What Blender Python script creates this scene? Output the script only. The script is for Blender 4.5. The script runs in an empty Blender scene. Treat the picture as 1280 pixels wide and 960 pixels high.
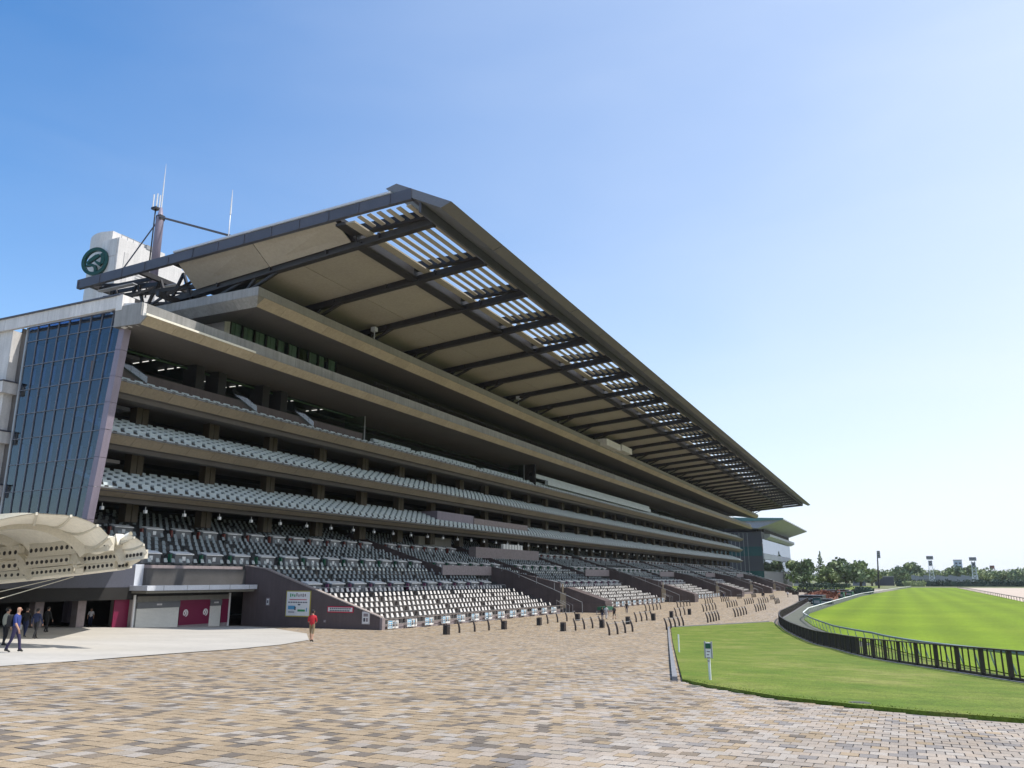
import bpy, bmesh, math, random
from mathutils import Vector, Matrix, noise as mnoise
random.seed(7)
S = bpy.context.scene
COL = S.collection
rad = math.radians

# ------------------------------------------------------------ camera, sky, sun, exposure
CZ = 5.1
F_PX = 28/36*1280
PITCH = math.atan(243/F_PX)
YAW = math.atan(482/math.hypot(243, F_PX))
cam_d = bpy.data.cameras.new('camera'); cam = bpy.data.objects.new('camera', cam_d); COL.objects.link(cam)
cam_d.lens = 28; cam_d.sensor_width = 36; cam_d.clip_start = .1; cam_d.clip_end = 20000
cam.location = (0, 0, CZ); cam.rotation_euler = (math.pi/2+PITCH, 0, YAW)
S.camera = cam

SUN_EL, SUN_AZ = rad(62), math.atan2(.93, .37)      # azimuth from +Y towards +X
sdir = Vector((math.sin(SUN_AZ)*math.cos(SUN_EL), math.cos(SUN_AZ)*math.cos(SUN_EL), math.sin(SUN_EL)))
SKY_HZ, SKY_GL, SKY_SAT, SKY_VAL, SKY_PALE = .50, 1.04, 1.38, 1.45, (6.7, 7.25, 8.1, 1)
W = bpy.data.worlds.new('World'); S.world = W; W.use_nodes = True
wn = W.node_tree; bg = wn.nodes['Background']
sky = wn.nodes.new('ShaderNodeTexSky'); sky.sky_type = 'NISHITA'; sky.sun_disc = False
sky.sun_elevation = SUN_EL; sky.sun_rotation = SUN_AZ
sky.air_density = 1.0; sky.dust_density = .4; sky.ozone_density = 2.5; sky.altitude = 60
# humid spring air: the sky pales towards the horizon and towards the sun's side
tc = wn.nodes.new('ShaderNodeTexCoord'); nv = wn.nodes.new('ShaderNodeVectorMath'); nv.operation = 'NORMALIZE'
wn.links.new(tc.outputs['Generated'], nv.inputs[0])
sx = wn.nodes.new('ShaderNodeSeparateXYZ'); wn.links.new(nv.outputs[0], sx.inputs[0])
def wmath(op, a, b=None):
    n = wn.nodes.new('ShaderNodeMath'); n.operation = op
    for i, v in enumerate((a, b)):
        if v is None: continue
        if isinstance(v, (int, float)): n.inputs[i].default_value = v
        else: wn.links.new(v, n.inputs[i])
    return n.outputs[0]
dt = wn.nodes.new('ShaderNodeVectorMath'); dt.operation = 'DOT_PRODUCT'; dt.inputs[1].default_value = (math.sin(SUN_AZ), math.cos(SUN_AZ), 0)
wn.links.new(nv.outputs[0], dt.inputs[0])
hz = wmath('POWER', wmath('SUBTRACT', 1.0, wmath('MAXIMUM', sx.outputs[2], 0.0)), 4.5)
gl = wmath('POWER', wmath('ADD', wmath('MULTIPLY', dt.outputs['Value'], .5), .5), 1.7)
cn = wn.nodes.new('ShaderNodeTexNoise'); cn.inputs['Scale'].default_value = 2.2; cn.inputs['Detail'].default_value = 5; cn.inputs['Distortion'].default_value = .6
cmp_ = wn.nodes.new('ShaderNodeMapping'); cmp_.inputs['Scale'].default_value = (1, 1, 3.5); wn.links.new(nv.outputs[0], cmp_.inputs[0]); wn.links.new(cmp_.outputs[0], cn.inputs['Vector'])
veil = wmath('MULTIPLY', wmath('SUBTRACT', cn.outputs[0], .5), .16)          # thin, barely visible high veil
fac = wmath('MAXIMUM', wmath('MINIMUM', wmath('ADD', veil, wmath('ADD', wmath('MULTIPLY', hz, SKY_HZ), wmath('MULTIPLY', gl, SKY_GL))), .98), 0.0)
hs_ = wn.nodes.new('ShaderNodeHueSaturation'); hs_.inputs['Saturation'].default_value = SKY_SAT; hs_.inputs['Value'].default_value = SKY_VAL
wn.links.new(sky.outputs[0], hs_.inputs['Color'])
wmx = wn.nodes.new('ShaderNodeMix'); wmx.data_type = 'RGBA'; wn.links.new(fac, wmx.inputs[0]); wn.links.new(hs_.outputs[0], wmx.inputs[6])
wmx.inputs[7].default_value = SKY_PALE
wn.links.new(wmx.outputs[2], bg.inputs[0]); bg.inputs[1].default_value = .125
sl = bpy.data.lights.new('sun', 'SUN'); so = bpy.data.objects.new('sun', sl); COL.objects.link(so)
sl.energy = 4.6; sl.angle = rad(.5); sl.color = (1, .95, .88)
so.rotation_euler = (-sdir).to_track_quat('-Z', 'Y').to_euler(); so.location = (0, 0, 300)
S.view_settings.view_transform = 'Standard'; S.view_settings.look = 'None'
S.view_settings.exposure = .22; S.view_settings.gamma = 1
S.render.engine = 'CYCLES'
S.cycles.max_bounces = 7; S.cycles.diffuse_bounces = 4; S.cycles.glossy_bounces = 3; S.cycles.transparent_max_bounces = 8

# ------------------------------------------------------------ helpers
def g(y):                                             # ground height: falls away from the camera, then level
    a, b, k = 1.8+.0485*y, 5.1, .29
    m = min(a, b)
    return CZ-(m-k*math.log(math.exp(-(a-m)/k)+math.exp(-(b-m)/k)))
FW = Vector((-math.sin(YAW)*math.cos(PITCH), math.cos(YAW)*math.cos(PITCH), math.sin(PITCH)))
RT = Vector((math.cos(YAW), math.sin(YAW), 0)); UP = RT.cross(FW)
def ray(px, py): return FW*F_PX+RT*(px-640)-UP*(py-480)
def on_ground(px, py):
    r = ray(px, py); r = r/math.hypot(r.x, r.y); t = 1.0
    while t < 2500:
        if r.z*t+CZ < g(r.y*t): break
        t += .05 if t < 100 else .5
    return r*t+Vector((0, 0, CZ))
def at_y(px, py, Y):
    r = ray(px, py); return r*(Y/r.y)+Vector((0, 0, CZ))
def at_depth(px, py, d):                              # d: metres along the level view direction
    r = ray(px, py); l = Vector((-math.sin(YAW), math.cos(YAW), 0))
    return r*(d/r.dot(l))+Vector((0, 0, CZ))

ABS = {}
def put(o, parent=None, loc=None):
    COL.objects.link(o)
    p = Vector(loc) if loc is not None else (ABS[parent.name].copy() if parent else Vector((0, 0, 0)))
    ABS[o.name] = p
    if parent:
        o.parent = parent; o.location = p-ABS[parent.name]
    else: o.location = p
    return o
def tag(o, label=None, cat=None, group=None, kind=None):
    if label: o['label'] = label
    if cat: o['category'] = cat
    if group: o['group'] = group
    if kind: o['kind'] = kind
    return o
def thing(name, label, cat, loc, group=None, rz=0):
    o = bpy.data.objects.new(name, None); o.empty_display_size = .5
    put(o, None, loc); o.rotation_euler = (0, 0, rz)
    return tag(o, label, cat, group)

class MB:
    def __init__(s): s.v = []; s.f = []; s.m = []; s.cur = 0
    def add(s, vs, fs, mi=None):
        n = len(s.v); s.v += [tuple(v) for v in vs]
        s.f += [tuple(i+n for i in f) for f in fs]; s.m += [s.cur if mi is None else mi]*len(fs)
        return s
    def quad(s, a, b, c, d, mi=None): return s.add([a, b, c, d], [(0, 1, 2, 3)], mi)
    def box(s, x0, x1, y0, y1, z0, z1, mi=None):
        x0, x1 = min(x0, x1), max(x0, x1)
        return s.add([(x0, y0, z0), (x1, y0, z0), (x1, y1, z0), (x0, y1, z0), (x0, y0, z1), (x1, y0, z1), (x1, y1, z1), (x0, y1, z1)],
                     [(3, 2, 1, 0), (4, 5, 6, 7), (0, 1, 5, 4), (1, 2, 6, 5), (2, 3, 7, 6), (3, 0, 4, 7)], mi)
    def prism(s, prof, y0, y1, mi=None, cap=True):       # profile of (x, z) run along Y
        n = len(prof)
        vs = [(x, y0, z) for x, z in prof]+[(x, y1, z) for x, z in prof]
        fs = [(i, (i+1) % n, n+(i+1) % n, n+i) for i in range(n)]
        if cap: fs += [tuple(range(n-1, -1, -1)), tuple(range(n, 2*n))]
        return s.add(vs, fs, mi)
    def prismx(s, prof, x0, x1, mi=None):                # profile of (y, z) run along X
        n = len(prof)
        vs = [(x0, y, z) for y, z in prof]+[(x1, y, z) for y, z in prof]
        fs = [(i, (i+1) % n, n+(i+1) % n, n+i) for i in range(n)]+[tuple(range(n-1, -1, -1)), tuple(range(n, 2*n))]
        return s.add(vs, fs, mi)
    def beam(s, a, b, w, h, mi=None):
        a, b = Vector(a), Vector(b); d = (b-a).normalized()
        u = Vector((0, 0, 1)) if abs(d.z) < .95 else Vector((0, 1, 0))
        r = d.cross(u).normalized()*(w/2); t = r.cross(d).normalized()*(h/2)
        vs = [a-r-t, a+r-t, a+r+t, a-r+t, b-r-t, b+r-t, b+r+t, b-r+t]
        return s.add(vs, [(0, 1, 2, 3), (7, 6, 5, 4), (0, 4, 5, 1), (1, 5, 6, 2), (2, 6, 7, 3), (3, 7, 4, 0)], mi)
    def tube(s, pts, r, n=8, mi=None):                   # r: number or list
        pts = [Vector(p) for p in pts]; R = r if isinstance(r, (list, tuple)) else [r]*len(pts)
        vs = []; fs = []
        for i, p in enumerate(pts):
            d = (pts[min(i+1, len(pts)-1)]-pts[max(i-1, 0)]).normalized()
            u = Vector((0, 0, 1)) if abs(d.z) < .9 else Vector((1, 0, 0))
            a = d.cross(u).normalized(); b = a.cross(d)
            for k in range(n):
                t = 2*math.pi*k/n; vs.append(p+a*(R[i]*math.cos(t))+b*(R[i]*math.sin(t)))
        for i in range(len(pts)-1):
            for k in range(n):
                fs.append((i*n+k, i*n+(k+1) % n, (i+1)*n+(k+1) % n, (i+1)*n+k))
        fs += [tuple(range(n-1, -1, -1)), tuple(range((len(pts)-1)*n, len(pts)*n))]
        return s.add(vs, fs, mi)
    def build(s, name, mats, parent=None, loc=None, smooth=False, kind=None, label=None):
        mats = mats if isinstance(mats, (list, tuple)) else [mats]
        me = bpy.data.meshes.new(name)
        off = Vector(loc) if loc is not None else (ABS[parent.name] if parent else Vector((0, 0, 0)))
        me.from_pydata([(v[0]-off.x, v[1]-off.y, v[2]-off.z) for v in s.v], [], s.f)
        for m in mats: me.materials.append(m)
        if len(mats) > 1: me.polygons.foreach_set('material_index', s.m)
        bm = bmesh.new(); bm.from_mesh(me); bmesh.ops.recalc_face_normals(bm, faces=bm.faces); bm.to_mesh(me); bm.free()
        if smooth: me.polygons.foreach_set('use_smooth', [True]*len(me.polygons))
        o = bpy.data.objects.new(name, me); put(o, parent, loc)
        if kind: o['kind'] = kind
        if label: o['label'] = label
        return o
def inst(src, name, parent, loc, rot=(0, 0, 0), scale=None):   # another object on the same mesh
    o = bpy.data.objects.new(name, src.data); put(o, parent, loc); o.rotation_euler = rot
    if scale: o.scale = scale
    return o
def copy_tree(o, loc, rz=None, label=None):
    c = o.copy(); COL.objects.link(c); ABS[c.name] = Vector(loc); c.location = loc
    if rz is not None: c.rotation_euler = (0, 0, rz)
    if label: c['label'] = label
    def kids(src, dst):
        for ch in list(src.children):
            d = ch.copy(); COL.objects.link(d); d.parent = dst; kids(ch, d)
    kids(o, c); return c

# ------------------------------------------------------------ materials
def mat(name, col, rough=.7, var=.12, scale=1.5, bump=0, bscale=40, metal=0, spec=.4, fine=.06, streak=0):
    m = bpy.data.materials.new(name); m.use_nodes = True; t = m.node_tree; b = t.nodes['Principled BSDF']
    b.inputs['Roughness'].default_value = rough; b.inputs['Metallic'].default_value = metal
    b.inputs['Specular IOR Level'].default_value = spec
    geo = t.nodes.new('ShaderNodeNewGeometry')
    n1 = t.nodes.new('ShaderNodeTexNoise'); n1.inputs['Scale'].default_value = scale; n1.inputs['Detail'].default_value = 4
    n2 = t.nodes.new('ShaderNodeTexNoise'); n2.inputs['Scale'].default_value = scale*14; n2.inputs['Detail'].default_value = 2
    t.links.new(geo.outputs['Position'], n1.inputs['Vector']); t.links.new(geo.outputs['Position'], n2.inputs['Vector'])
    def mr(node, amt):
        r = t.nodes.new('ShaderNodeMapRange'); r.inputs[1].default_value = .3; r.inputs[2].default_value = .7
        r.inputs[3].default_value = 1-amt; r.inputs[4].default_value = 1+amt
        t.links.new(node.outputs[0], r.inputs[0]); return r
    a, c = mr(n1, var), mr(n2, fine)
    mu = t.nodes.new('ShaderNodeMath'); mu.operation = 'MULTIPLY'
    t.links.new(a.outputs[0], mu.inputs[0]); t.links.new(c.outputs[0], mu.inputs[1])
    last = mu
    if streak:                                          # rain streaks running down the face
        mp = t.nodes.new('ShaderNodeMapping'); mp.inputs['Scale'].default_value = (2.2, 2.2, .12)
        n3 = t.nodes.new('ShaderNodeTexNoise'); n3.inputs['Scale'].default_value = 1.3; n3.inputs['Detail'].default_value = 5
        t.links.new(geo.outputs['Position'], mp.inputs[0]); t.links.new(mp.outputs[0], n3.inputs['Vector'])
        s3 = mr(n3, streak); mu2 = t.nodes.new('ShaderNodeMath'); mu2.operation = 'MULTIPLY'
        t.links.new(mu.outputs[0], mu2.inputs[0]); t.links.new(s3.outputs[0], mu2.inputs[1]); last = mu2
    oi = t.nodes.new('ShaderNodeObjectInfo'); ro_ = t.nodes.new('ShaderNodeMapRange'); ro_.inputs[3].default_value = .93; ro_.inputs[4].default_value = 1.07
    t.links.new(oi.outputs['Random'], ro_.inputs[0]); mo_ = t.nodes.new('ShaderNodeMath'); mo_.operation = 'MULTIPLY'
    t.links.new(last.outputs[0], mo_.inputs[0]); t.links.new(ro_.outputs[0], mo_.inputs[1]); last = mo_
    vm = t.nodes.new('ShaderNodeVectorMath'); vm.operation = 'SCALE'; vm.inputs[0].default_value = col[:3]
    t.links.new(last.outputs[0], vm.inputs['Scale']); t.links.new(vm.outputs[0], b.inputs['Base Color'])
    if bump:
        n4 = t.nodes.new('ShaderNodeTexNoise'); n4.inputs['Scale'].default_value = bscale; n4.inputs['Detail'].default_value = 3
        t.links.new(geo.outputs['Position'], n4.inputs['Vector'])
        bp = t.nodes.new('ShaderNodeBump'); bp.inputs['Strength'].default_value = bump; bp.inputs['Distance'].default_value = .05
        t.links.new(n4.outputs[0], bp.inputs['Height']); t.links.new(bp.outputs[0], b.inputs['Normal'])
    return m
M = {}
M['parapet'] = mat('parapet_concrete', (.27, .265, .255), .8, .1, .6, streak=.14)
M['white_panel'] = mat('white_panel', (.60, .58, .56), .6, .07, .5, streak=.12)
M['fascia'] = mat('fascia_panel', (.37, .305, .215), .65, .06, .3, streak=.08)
M['deck_fascia_shaded'] = mat('shaded_deck_fascia_panel', (.245, .205, .15), .65, .06, .3, streak=.08)  # fascia colour darkened to stand in for shade on the lower decks
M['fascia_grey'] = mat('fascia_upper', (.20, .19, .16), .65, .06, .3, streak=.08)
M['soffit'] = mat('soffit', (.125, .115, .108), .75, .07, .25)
M['ceiling'] = mat('roof_ceiling', (.34, .305, .255), .7, .05, .2)
M['steel'] = mat('dark_steel', (.030, .027, .027), .5, .2, .8)
M['steel_blue'] = mat('roof_edge_steel', (.075, .078, .10), .5, .12, .4)
M['hood'] = mat('roof_hood', (.135, .140, .158), .5, .05, .3)
M['hood_tan'] = mat('roof_hood_lip', (.118, .112, .112), .6, .07, .3)
M['louvre'] = mat('louvre', (.36, .32, .27), .6, .06, .3)
M['lav'] = mat('lavender_paint', (.21, .18, .225), .5, .06, .6, streak=.08)
M['brown'] = mat('brown_tile_wall', (.095, .072, .070), .6, .1, .7, streak=.1)
M['brown_cap'] = mat('brown_wall_coping', (.27, .23, .21), .7, .1, 1)
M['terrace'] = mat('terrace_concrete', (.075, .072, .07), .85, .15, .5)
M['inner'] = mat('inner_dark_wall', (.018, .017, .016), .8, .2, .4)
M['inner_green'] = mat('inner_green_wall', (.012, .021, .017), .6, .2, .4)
M['col_tan'] = mat('tan_column', (.060, .046, .026), .6, .1, .6)
M['seat_blue'] = mat('pale_grey_bench', (.44, .50, .52), .45, .07, .6)
M['seat_white'] = mat('cream_seat', (.60, .575, .54), .5, .08, .7)
M['seat_shaded'] = mat('shaded_seat', (.21, .245, .255), .5, .12, .7)  # cream seat greyed: the roof's shade is put into the colour
M['seat_pan'] = mat('seat_pan_brown', (.16, .125, .105), .6, .2, .8)
M['seat_pan_shaded'] = mat('shaded_seat_pan', (.055, .065, .068), .6, .2, .8)  # pan darkened the same way for seats in the roof's shade
M['bench_dark'] = mat('dark_bench_back', (.07, .10, .12), .5, .1, .6)
M['cab_grey'] = mat('counter_grey', (.14, .145, .15), .6, .1, .8)
M['cab_top'] = mat('counter_top', (.72, .72, .70), .5, .05, .8)
M['green_flag'] = mat('green_case', (.008, .09, .045), .5)
M['red_flag'] = mat('red_case', (.16, .035, .025), .5)
M['purple_flag'] = mat('purple_case', (.16, .05, .10), .5)
M['blk'] = mat('black_plastic', (.018, .017, .017), .45, .2, 1.2)
M['post'] = mat('dark_brown_metal', (.040, .030, .026), .5, .15, 1.2)
M['mullion'] = mat('dark_mullion', (.13, .14, .17), .4, .1, 1)
M['white'] = mat('white_paint', (.74, .73, .70), .5, .05, .8)
M['grey_metal'] = mat('grey_metal', (.30, .31, .32), .45, .08, 1, metal=.3)
M['tower'] = mat('tower_white', (.62, .60, .58), .6, .05, .3, streak=.06)
M['emblem'] = mat('dark_green_emblem', (.006, .055, .038), .35, .08, 1)
M['burgundy'] = mat('burgundy_panel', (.165, .010, .045), .45, .06, .8)
M['shutter'] = mat('roller_shutter', (.74, .72, .65), .5, .05, .7)
M['tile_grey'] = mat('grey_tile_base', (.25, .21, .21), .7, .15, 3)
M['canopy_white'] = mat('pale_metal_canopy', (.52, .54, .58), .4, .05, .6)
M['membrane'] = mat('cream_membrane', (.80, .755, .64), .6, .05, .4)
M['tent_steel'] = mat('cream_painted_steel', (.60, .56, .46), .5, .06, .8)
M['concrete'] = mat('pale_concrete', (.43, .405, .36), .85, .08, .25, bump=.15, bscale=30)
M['strip'] = mat('grey_service_strip', (.10, .108, .085), .9, .15, .5)
M['dirt'] = mat('dirt_track_sand', (.46, .38, .31), .95, .08, .2)
M['earth'] = mat('earth', (.14, .15, .07), .95, .25, .05)
M['kerb'] = mat('kerb_concrete', (.20, .205, .215), .85, .1, 1)
M['bark'] = mat('bark', (.07, .055, .04), .9, .2, 2)
M['glass_teal'] = mat('teal_glass', (.03, .10, .11), .15, .2, .1, spec=.6)
M['slate'] = mat('slate_cladding', (.065, .07, .09), .5, .08, .2)
M['roof_teal'] = mat('teal_roof_edge', (.14, .30, .30), .4, .08, .1)
M['blue_sheet'] = mat('blue_print', (.10, .34, .52), .5, .1, 2)
M['ink'] = mat('dark_print', (.05, .055, .07), .6, .1, 2)
M['red_print'] = mat('red_print', (.50, .02, .06), .5)
M['green_print'] = mat('green_print', (.05, .30, .10), .5)
M['yellow_print'] = mat('yellow_print', (.42, .36, .06), .5)
M['hedge'] = mat('hedge_leaf', (.045, .075, .055), .8, .3, .3)
M['flower'] = mat('red_brown_bed', (.20, .085, .055), .9, .25, 1.2)
M['far_wall'] = mat('far_wall', (.30, .31, .33), .8, .1, .1)
M['far_blue'] = mat('pale_blue_wall', (.46, .52, .60), .7, .05, .1)
M['leaf_a'] = mat('leaf_mid_green', (.19, .245, .10), .6, .25, .25, spec=.3)  # leaf greens here are lightened to stand in for distance haze
M['leaf_b'] = mat('leaf_dark_green', (.13, .18, .09), .6, .25, .25, spec=.3)
M['leaf_c'] = mat('leaf_light_green', (.25, .29, .13), .6, .25, .25, spec=.3)
M['skin'] = mat('skin', (.42, .24, .16), .55, .05, 3)
M['hair'] = mat('black_hair', (.012, .010, .009), .5, .1, 3)

def glass_mat(name, tint, gloss=.35, rough=.04):
    m = bpy.data.materials.new(name); m.use_nodes = True; t = m.node_tree; t.nodes.remove(t.nodes['Principled BSDF'])
    out = t.nodes['Material Output']
    tr = t.nodes.new('ShaderNodeBsdfTransparent'); tr.inputs[0].default_value = (*tint, 1)
    gl = t.nodes.new('ShaderNodeBsdfGlossy'); gl.inputs['Roughness'].default_value = rough; gl.inputs[0].default_value = (.85, .92, 1, 1)
    fr = t.nodes.new('ShaderNodeLayerWeight'); fr.inputs[0].default_value = gloss
    mx = t.nodes.new('ShaderNodeMixShader')
    ge = t.nodes.new('ShaderNodeNewGeometry'); inv = t.nodes.new('ShaderNodeMath'); inv.operation = 'SUBTRACT'; inv.inputs[0].default_value = 1.0; t.links.new(ge.outputs['Backfacing'], inv.inputs[1])
    mul = t.nodes.new('ShaderNodeMath'); mul.operation = 'MULTIPLY'; t.links.new(fr.outputs['Fresnel'], mul.inputs[0]); t.links.new(inv.outputs[0], mul.inputs[1])
    t.links.new(mul.outputs[0], mx.inputs[0]); t.links.new(tr.outputs[0], mx.inputs[1]); t.links.new(gl.outputs[0], mx.inputs[2])
    t.links.new(mx.outputs[0], out.inputs[0]); return m
M['glass_blue'] = glass_mat('blue_curtain_glass', (.30, .43, .60), .44)
M['glass_green'] = glass_mat('green_glass', (.84, .95, .88), .25)
M['glass_clear'] = glass_mat('clear_balustrade', (.62, .78, .80), .5)
M['glass_sky'] = glass_mat('pale_mirror_glass', (.25, .35, .38), .93, .03)
def emit_mat(name, col, e):
    m = bpy.data.materials.new(name); m.use_nodes = True; b = m.node_tree.nodes['Principled BSDF']
    b.inputs['Emission Color'].default_value = (*col, 1); b.inputs['Emission Strength'].default_value = e; return m
M['tube'] = emit_mat('fluorescent_tube', (1, .97, .9), .75)

def paver_mat():
    m = bpy.data.materials.new('paving_blocks'); m.use_nodes = True; t = m.node_tree; b = t.nodes['Principled BSDF']; N = t.nodes.new; L = t.links.new
    geo = N('ShaderNodeNewGeometry'); sp = N('ShaderNodeSeparateXYZ'); L(geo.outputs['Position'], sp.inputs[0])
    def math_(op, a, bb=None):
        n = N('ShaderNodeMath'); n.operation = op
        for i, v in enumerate((a, bb)):
            if v is None: continue
            if isinstance(v, (int, float)): n.inputs[i].default_value = v
            else: L(v, n.inputs[i])
        return n.outputs[0]
    ry = math_('DIVIDE', sp.outputs[1], PH); row = math_('FLOOR', ry)
    sh = math_('MULTIPLY', math_('FLOORED_MODULO', row, 2.0), .5)
    rx = math_('ADD', math_('DIVIDE', sp.outputs[0], PW), sh); colx = math_('FLOOR', rx)
    cv = N('ShaderNodeCombineXYZ'); L(colx, cv.inputs[0]); L(row, cv.inputs[1])
    wn_ = N('ShaderNodeTexWhiteNoise'); wn_.noise_dimensions = '3D'; L(cv.outputs[0], wn_.inputs['Vector'])
    cv2 = N('ShaderNodeCombineXYZ'); L(colx, cv2.inputs[0]); L(row, cv2.inputs[1]); cv2.inputs[2].default_value = 7
    wn2 = N('ShaderNodeTexWhiteNoise'); wn2.noise_dimensions = '3D'; L(cv2.outputs[0], wn2.inputs['Vector'])
    def ramp(stops, src):
        r = N('ShaderNodeValToRGB'); r.color_ramp.interpolation = 'CONSTANT'; e = r.color_ramp.elements
        e[0].position = stops[0][0]; e[0].color = (*stops[0][1], 1); e[1].position = stops[1][0]; e[1].color = (*stops[1][1], 1)
        for p, c in stops[2:]:
            x = e.new(p); x.color = (*c, 1)
        L(src, r.inputs[0]); return r.outputs[0]
    A = ramp([(0, (.150, .125, .10)), (.14, (.20, .16, .118)), (.20, (.325, .25, .165)), (.50, (.295, .225, .145)), (.78, (.305, .262, .21)), (.91, (.345, .305, .26))], wn_.outputs[0])
    B = ramp([(0, (.22, .20, .185)), (.09, (.31, .265, .22)), (.30, (.355, .30, .245)), (.55, (.335, .275, .215)), (.75, (.365, .325, .28)), (.9, (.30, .262, .225))], wn_.outputs[0])
    nz = N('ShaderNodeTexNoise'); nz.inputs['Scale'].default_value = .12; nz.inputs['Detail'].default_value = 3; L(geo.outputs['Position'], nz.inputs['Vector'])
    # lighter blocks lie towards the lawn: a line across the plaza
    lin = math_('ADD', math_('MULTIPLY', sp.outputs[0], .11), math_('MULTIPLY', sp.outputs[1], .012))
    f = math_('ADD', math_('ADD', lin, .78), math_('MULTIPLY', math_('SUBTRACT', nz.outputs[0], .5), 1.6))
    fc = N('ShaderNodeClamp'); L(f, fc.inputs[0])
    pick = math_('LESS_THAN', wn2.outputs[0], fc.outputs[0])
    mx = N('ShaderNodeMix'); mx.data_type = 'RGBA'; L(pick, mx.inputs[0]); L(A, mx.inputs[6]); L(B, mx.inputs[7])
    spk = N('ShaderNodeTexNoise'); spk.inputs['Scale'].default_value = 45; spk.inputs['Detail'].default_value = 3; L(geo.outputs['Position'], spk.inputs['Vector'])
    mr = N('ShaderNodeMapRange'); mr.inputs[1].default_value = .3; mr.inputs[2].default_value = .7; mr.inputs[3].default_value = .78; mr.inputs[4].default_value = 1.2; L(spk.outputs[0], mr.inputs[0])
    fx = math_('FRACT', rx); fy = math_('FRACT', ry)
    ex = math_('LESS_THAN', math_('MINIMUM', fx, math_('SUBTRACT', 1.0, fx)), .028)
    ey = math_('LESS_THAN', math_('MINIMUM', fy, math_('SUBTRACT', 1.0, fy)), .02)
    j = math_('SUBTRACT', 1.0, math_('MULTIPLY', math_('MAXIMUM', ex, ey), .62))
    big = N('ShaderNodeTexNoise'); big.inputs['Scale'].default_value = .5; big.inputs['Detail'].default_value = 5; L(geo.outputs['Position'], big.inputs['Vector'])
    mrb = N('ShaderNodeMapRange'); mrb.inputs[1].default_value = .3; mrb.inputs[2].default_value = .7; mrb.inputs[3].default_value = .84; mrb.inputs[4].default_value = 1.12; L(big.outputs[0], mrb.inputs[0])
    k = math_('MULTIPLY', math_('MULTIPLY', j, mr.outputs[0]), mrb.outputs[0])
    vm = N('ShaderNodeVectorMath'); vm.operation = 'SCALE'; L(mx.outputs[2], vm.inputs[0]); L(k, vm.inputs['Scale']); L(vm.outputs[0], b.inputs['Base Color'])
    b.inputs['Roughness'].default_value = .8; b.inputs['Specular IOR Level'].default_value = .3
    bp = N('ShaderNodeBump'); bp.inputs['Strength'].default_value = .25; bp.inputs['Distance'].default_value = .02; L(spk.outputs[0], bp.inputs['Height']); L(bp.outputs[0], b.inputs['Normal'])
    return m
PW, PH = .25, .31
M['paver'] = paver_mat()

def grass_mat(name, c0, c1, c2, stripes=0, sc=.35):
    m = bpy.data.materials.new(name); m.use_nodes = True; t = m.node_tree; b = t.nodes['Principled BSDF']; N = t.nodes.new; L = t.links.new
    geo = N('ShaderNodeNewGeometry')
    n1 = N('ShaderNodeTexNoise'); n1.inputs['Scale'].default_value = sc; n1.inputs['Detail'].default_value = 6; n1.inputs['Roughness'].default_value = .6; L(geo.outputs['Position'], n1.inputs['Vector'])
    n2 = N('ShaderNodeTexNoise'); n2.inputs['Scale'].default_value = 14; n2.inputs['Detail'].default_value = 4; L(geo.outputs['Position'], n2.inputs['Vector'])
    r = N('ShaderNodeValToRGB'); e = r.color_ramp.elements; e[0].position = .35; e[0].color = (*c0, 1); e[1].position = .52; e[1].color = (*c1, 1); x = e.new(.68); x.color = (*c2, 1)
    L(n1.outputs[0], r.inputs[0])
    mr = N('ShaderNodeMapRange'); mr.inputs[1].default_value = .3; mr.inputs[2].default_value = .7; mr.inputs[3].default_value = .72; mr.inputs[4].default_value = 1.28; L(n2.outputs[0], mr.inputs[0])
    n3 = N('ShaderNodeTexNoise'); n3.inputs['Scale'].default_value = 1.7; n3.inputs['Detail'].default_value = 5; n3.inputs['Roughness'].default_value = .65; L(geo.outputs['Position'], n3.inputs['Vector'])
    mr3 = N('ShaderNodeMapRange'); mr3.inputs[1].default_value = .32; mr3.inputs[2].default_value = .68; mr3.inputs[3].default_value = .82; mr3.inputs[4].default_value = 1.16; L(n3.outputs[0], mr3.inputs[0])
    m3 = N('ShaderNodeMath'); m3.operation = 'MULTIPLY'; L(mr.outputs[0], m3.inputs[0]); L(mr3.outputs[0], m3.inputs[1]); src = m3.outputs[0]
    if stripes:
        sp = N('ShaderNodeSeparateXYZ'); L(geo.outputs['Position'], sp.inputs[0])
        mm = N('ShaderNodeMath'); mm.operation = 'SINE'; sc_ = N('ShaderNodeMath'); sc_.operation = 'MULTIPLY'; sc_.inputs[1].default_value = 1.1
        L(sp.outputs[0], sc_.inputs[0]); L(sc_.outputs[0], mm.inputs[0])
        mr2 = N('ShaderNodeMapRange'); mr2.inputs[1].default_value = -1; mr2.inputs[2].default_value = 1; mr2.inputs[3].default_value = 1-stripes; mr2.inputs[4].default_value = 1+stripes; L(mm.outputs[0], mr2.inputs[0])
        mu = N('ShaderNodeMath'); mu.operation = 'MULTIPLY'; L(src, mu.inputs[0]); L(mr2.outputs[0], mu.inputs[1]); src = mu.outputs[0]
    vm = N('ShaderNodeVectorMath'); vm.operation = 'SCALE'; L(r.outputs[0], vm.inputs[0]); L(src, vm.inputs['Scale']); L(vm.outputs[0], b.inputs['Base Color'])
    b.inputs['Roughness'].default_value = .85; b.inputs['Specular IOR Level'].default_value = .2
    bp = N('ShaderNodeBump'); bp.inputs['Strength'].default_value = .6; bp.inputs['Distance'].default_value = .06; L(n2.outputs[0], bp.inputs['Height']); L(bp.outputs[0], b.inputs['Normal'])
    return m
M['lawn'] = grass_mat('lawn_grass', (.092, .146, .015), (.130, .172, .024), (.190, .205, .050))
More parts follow.
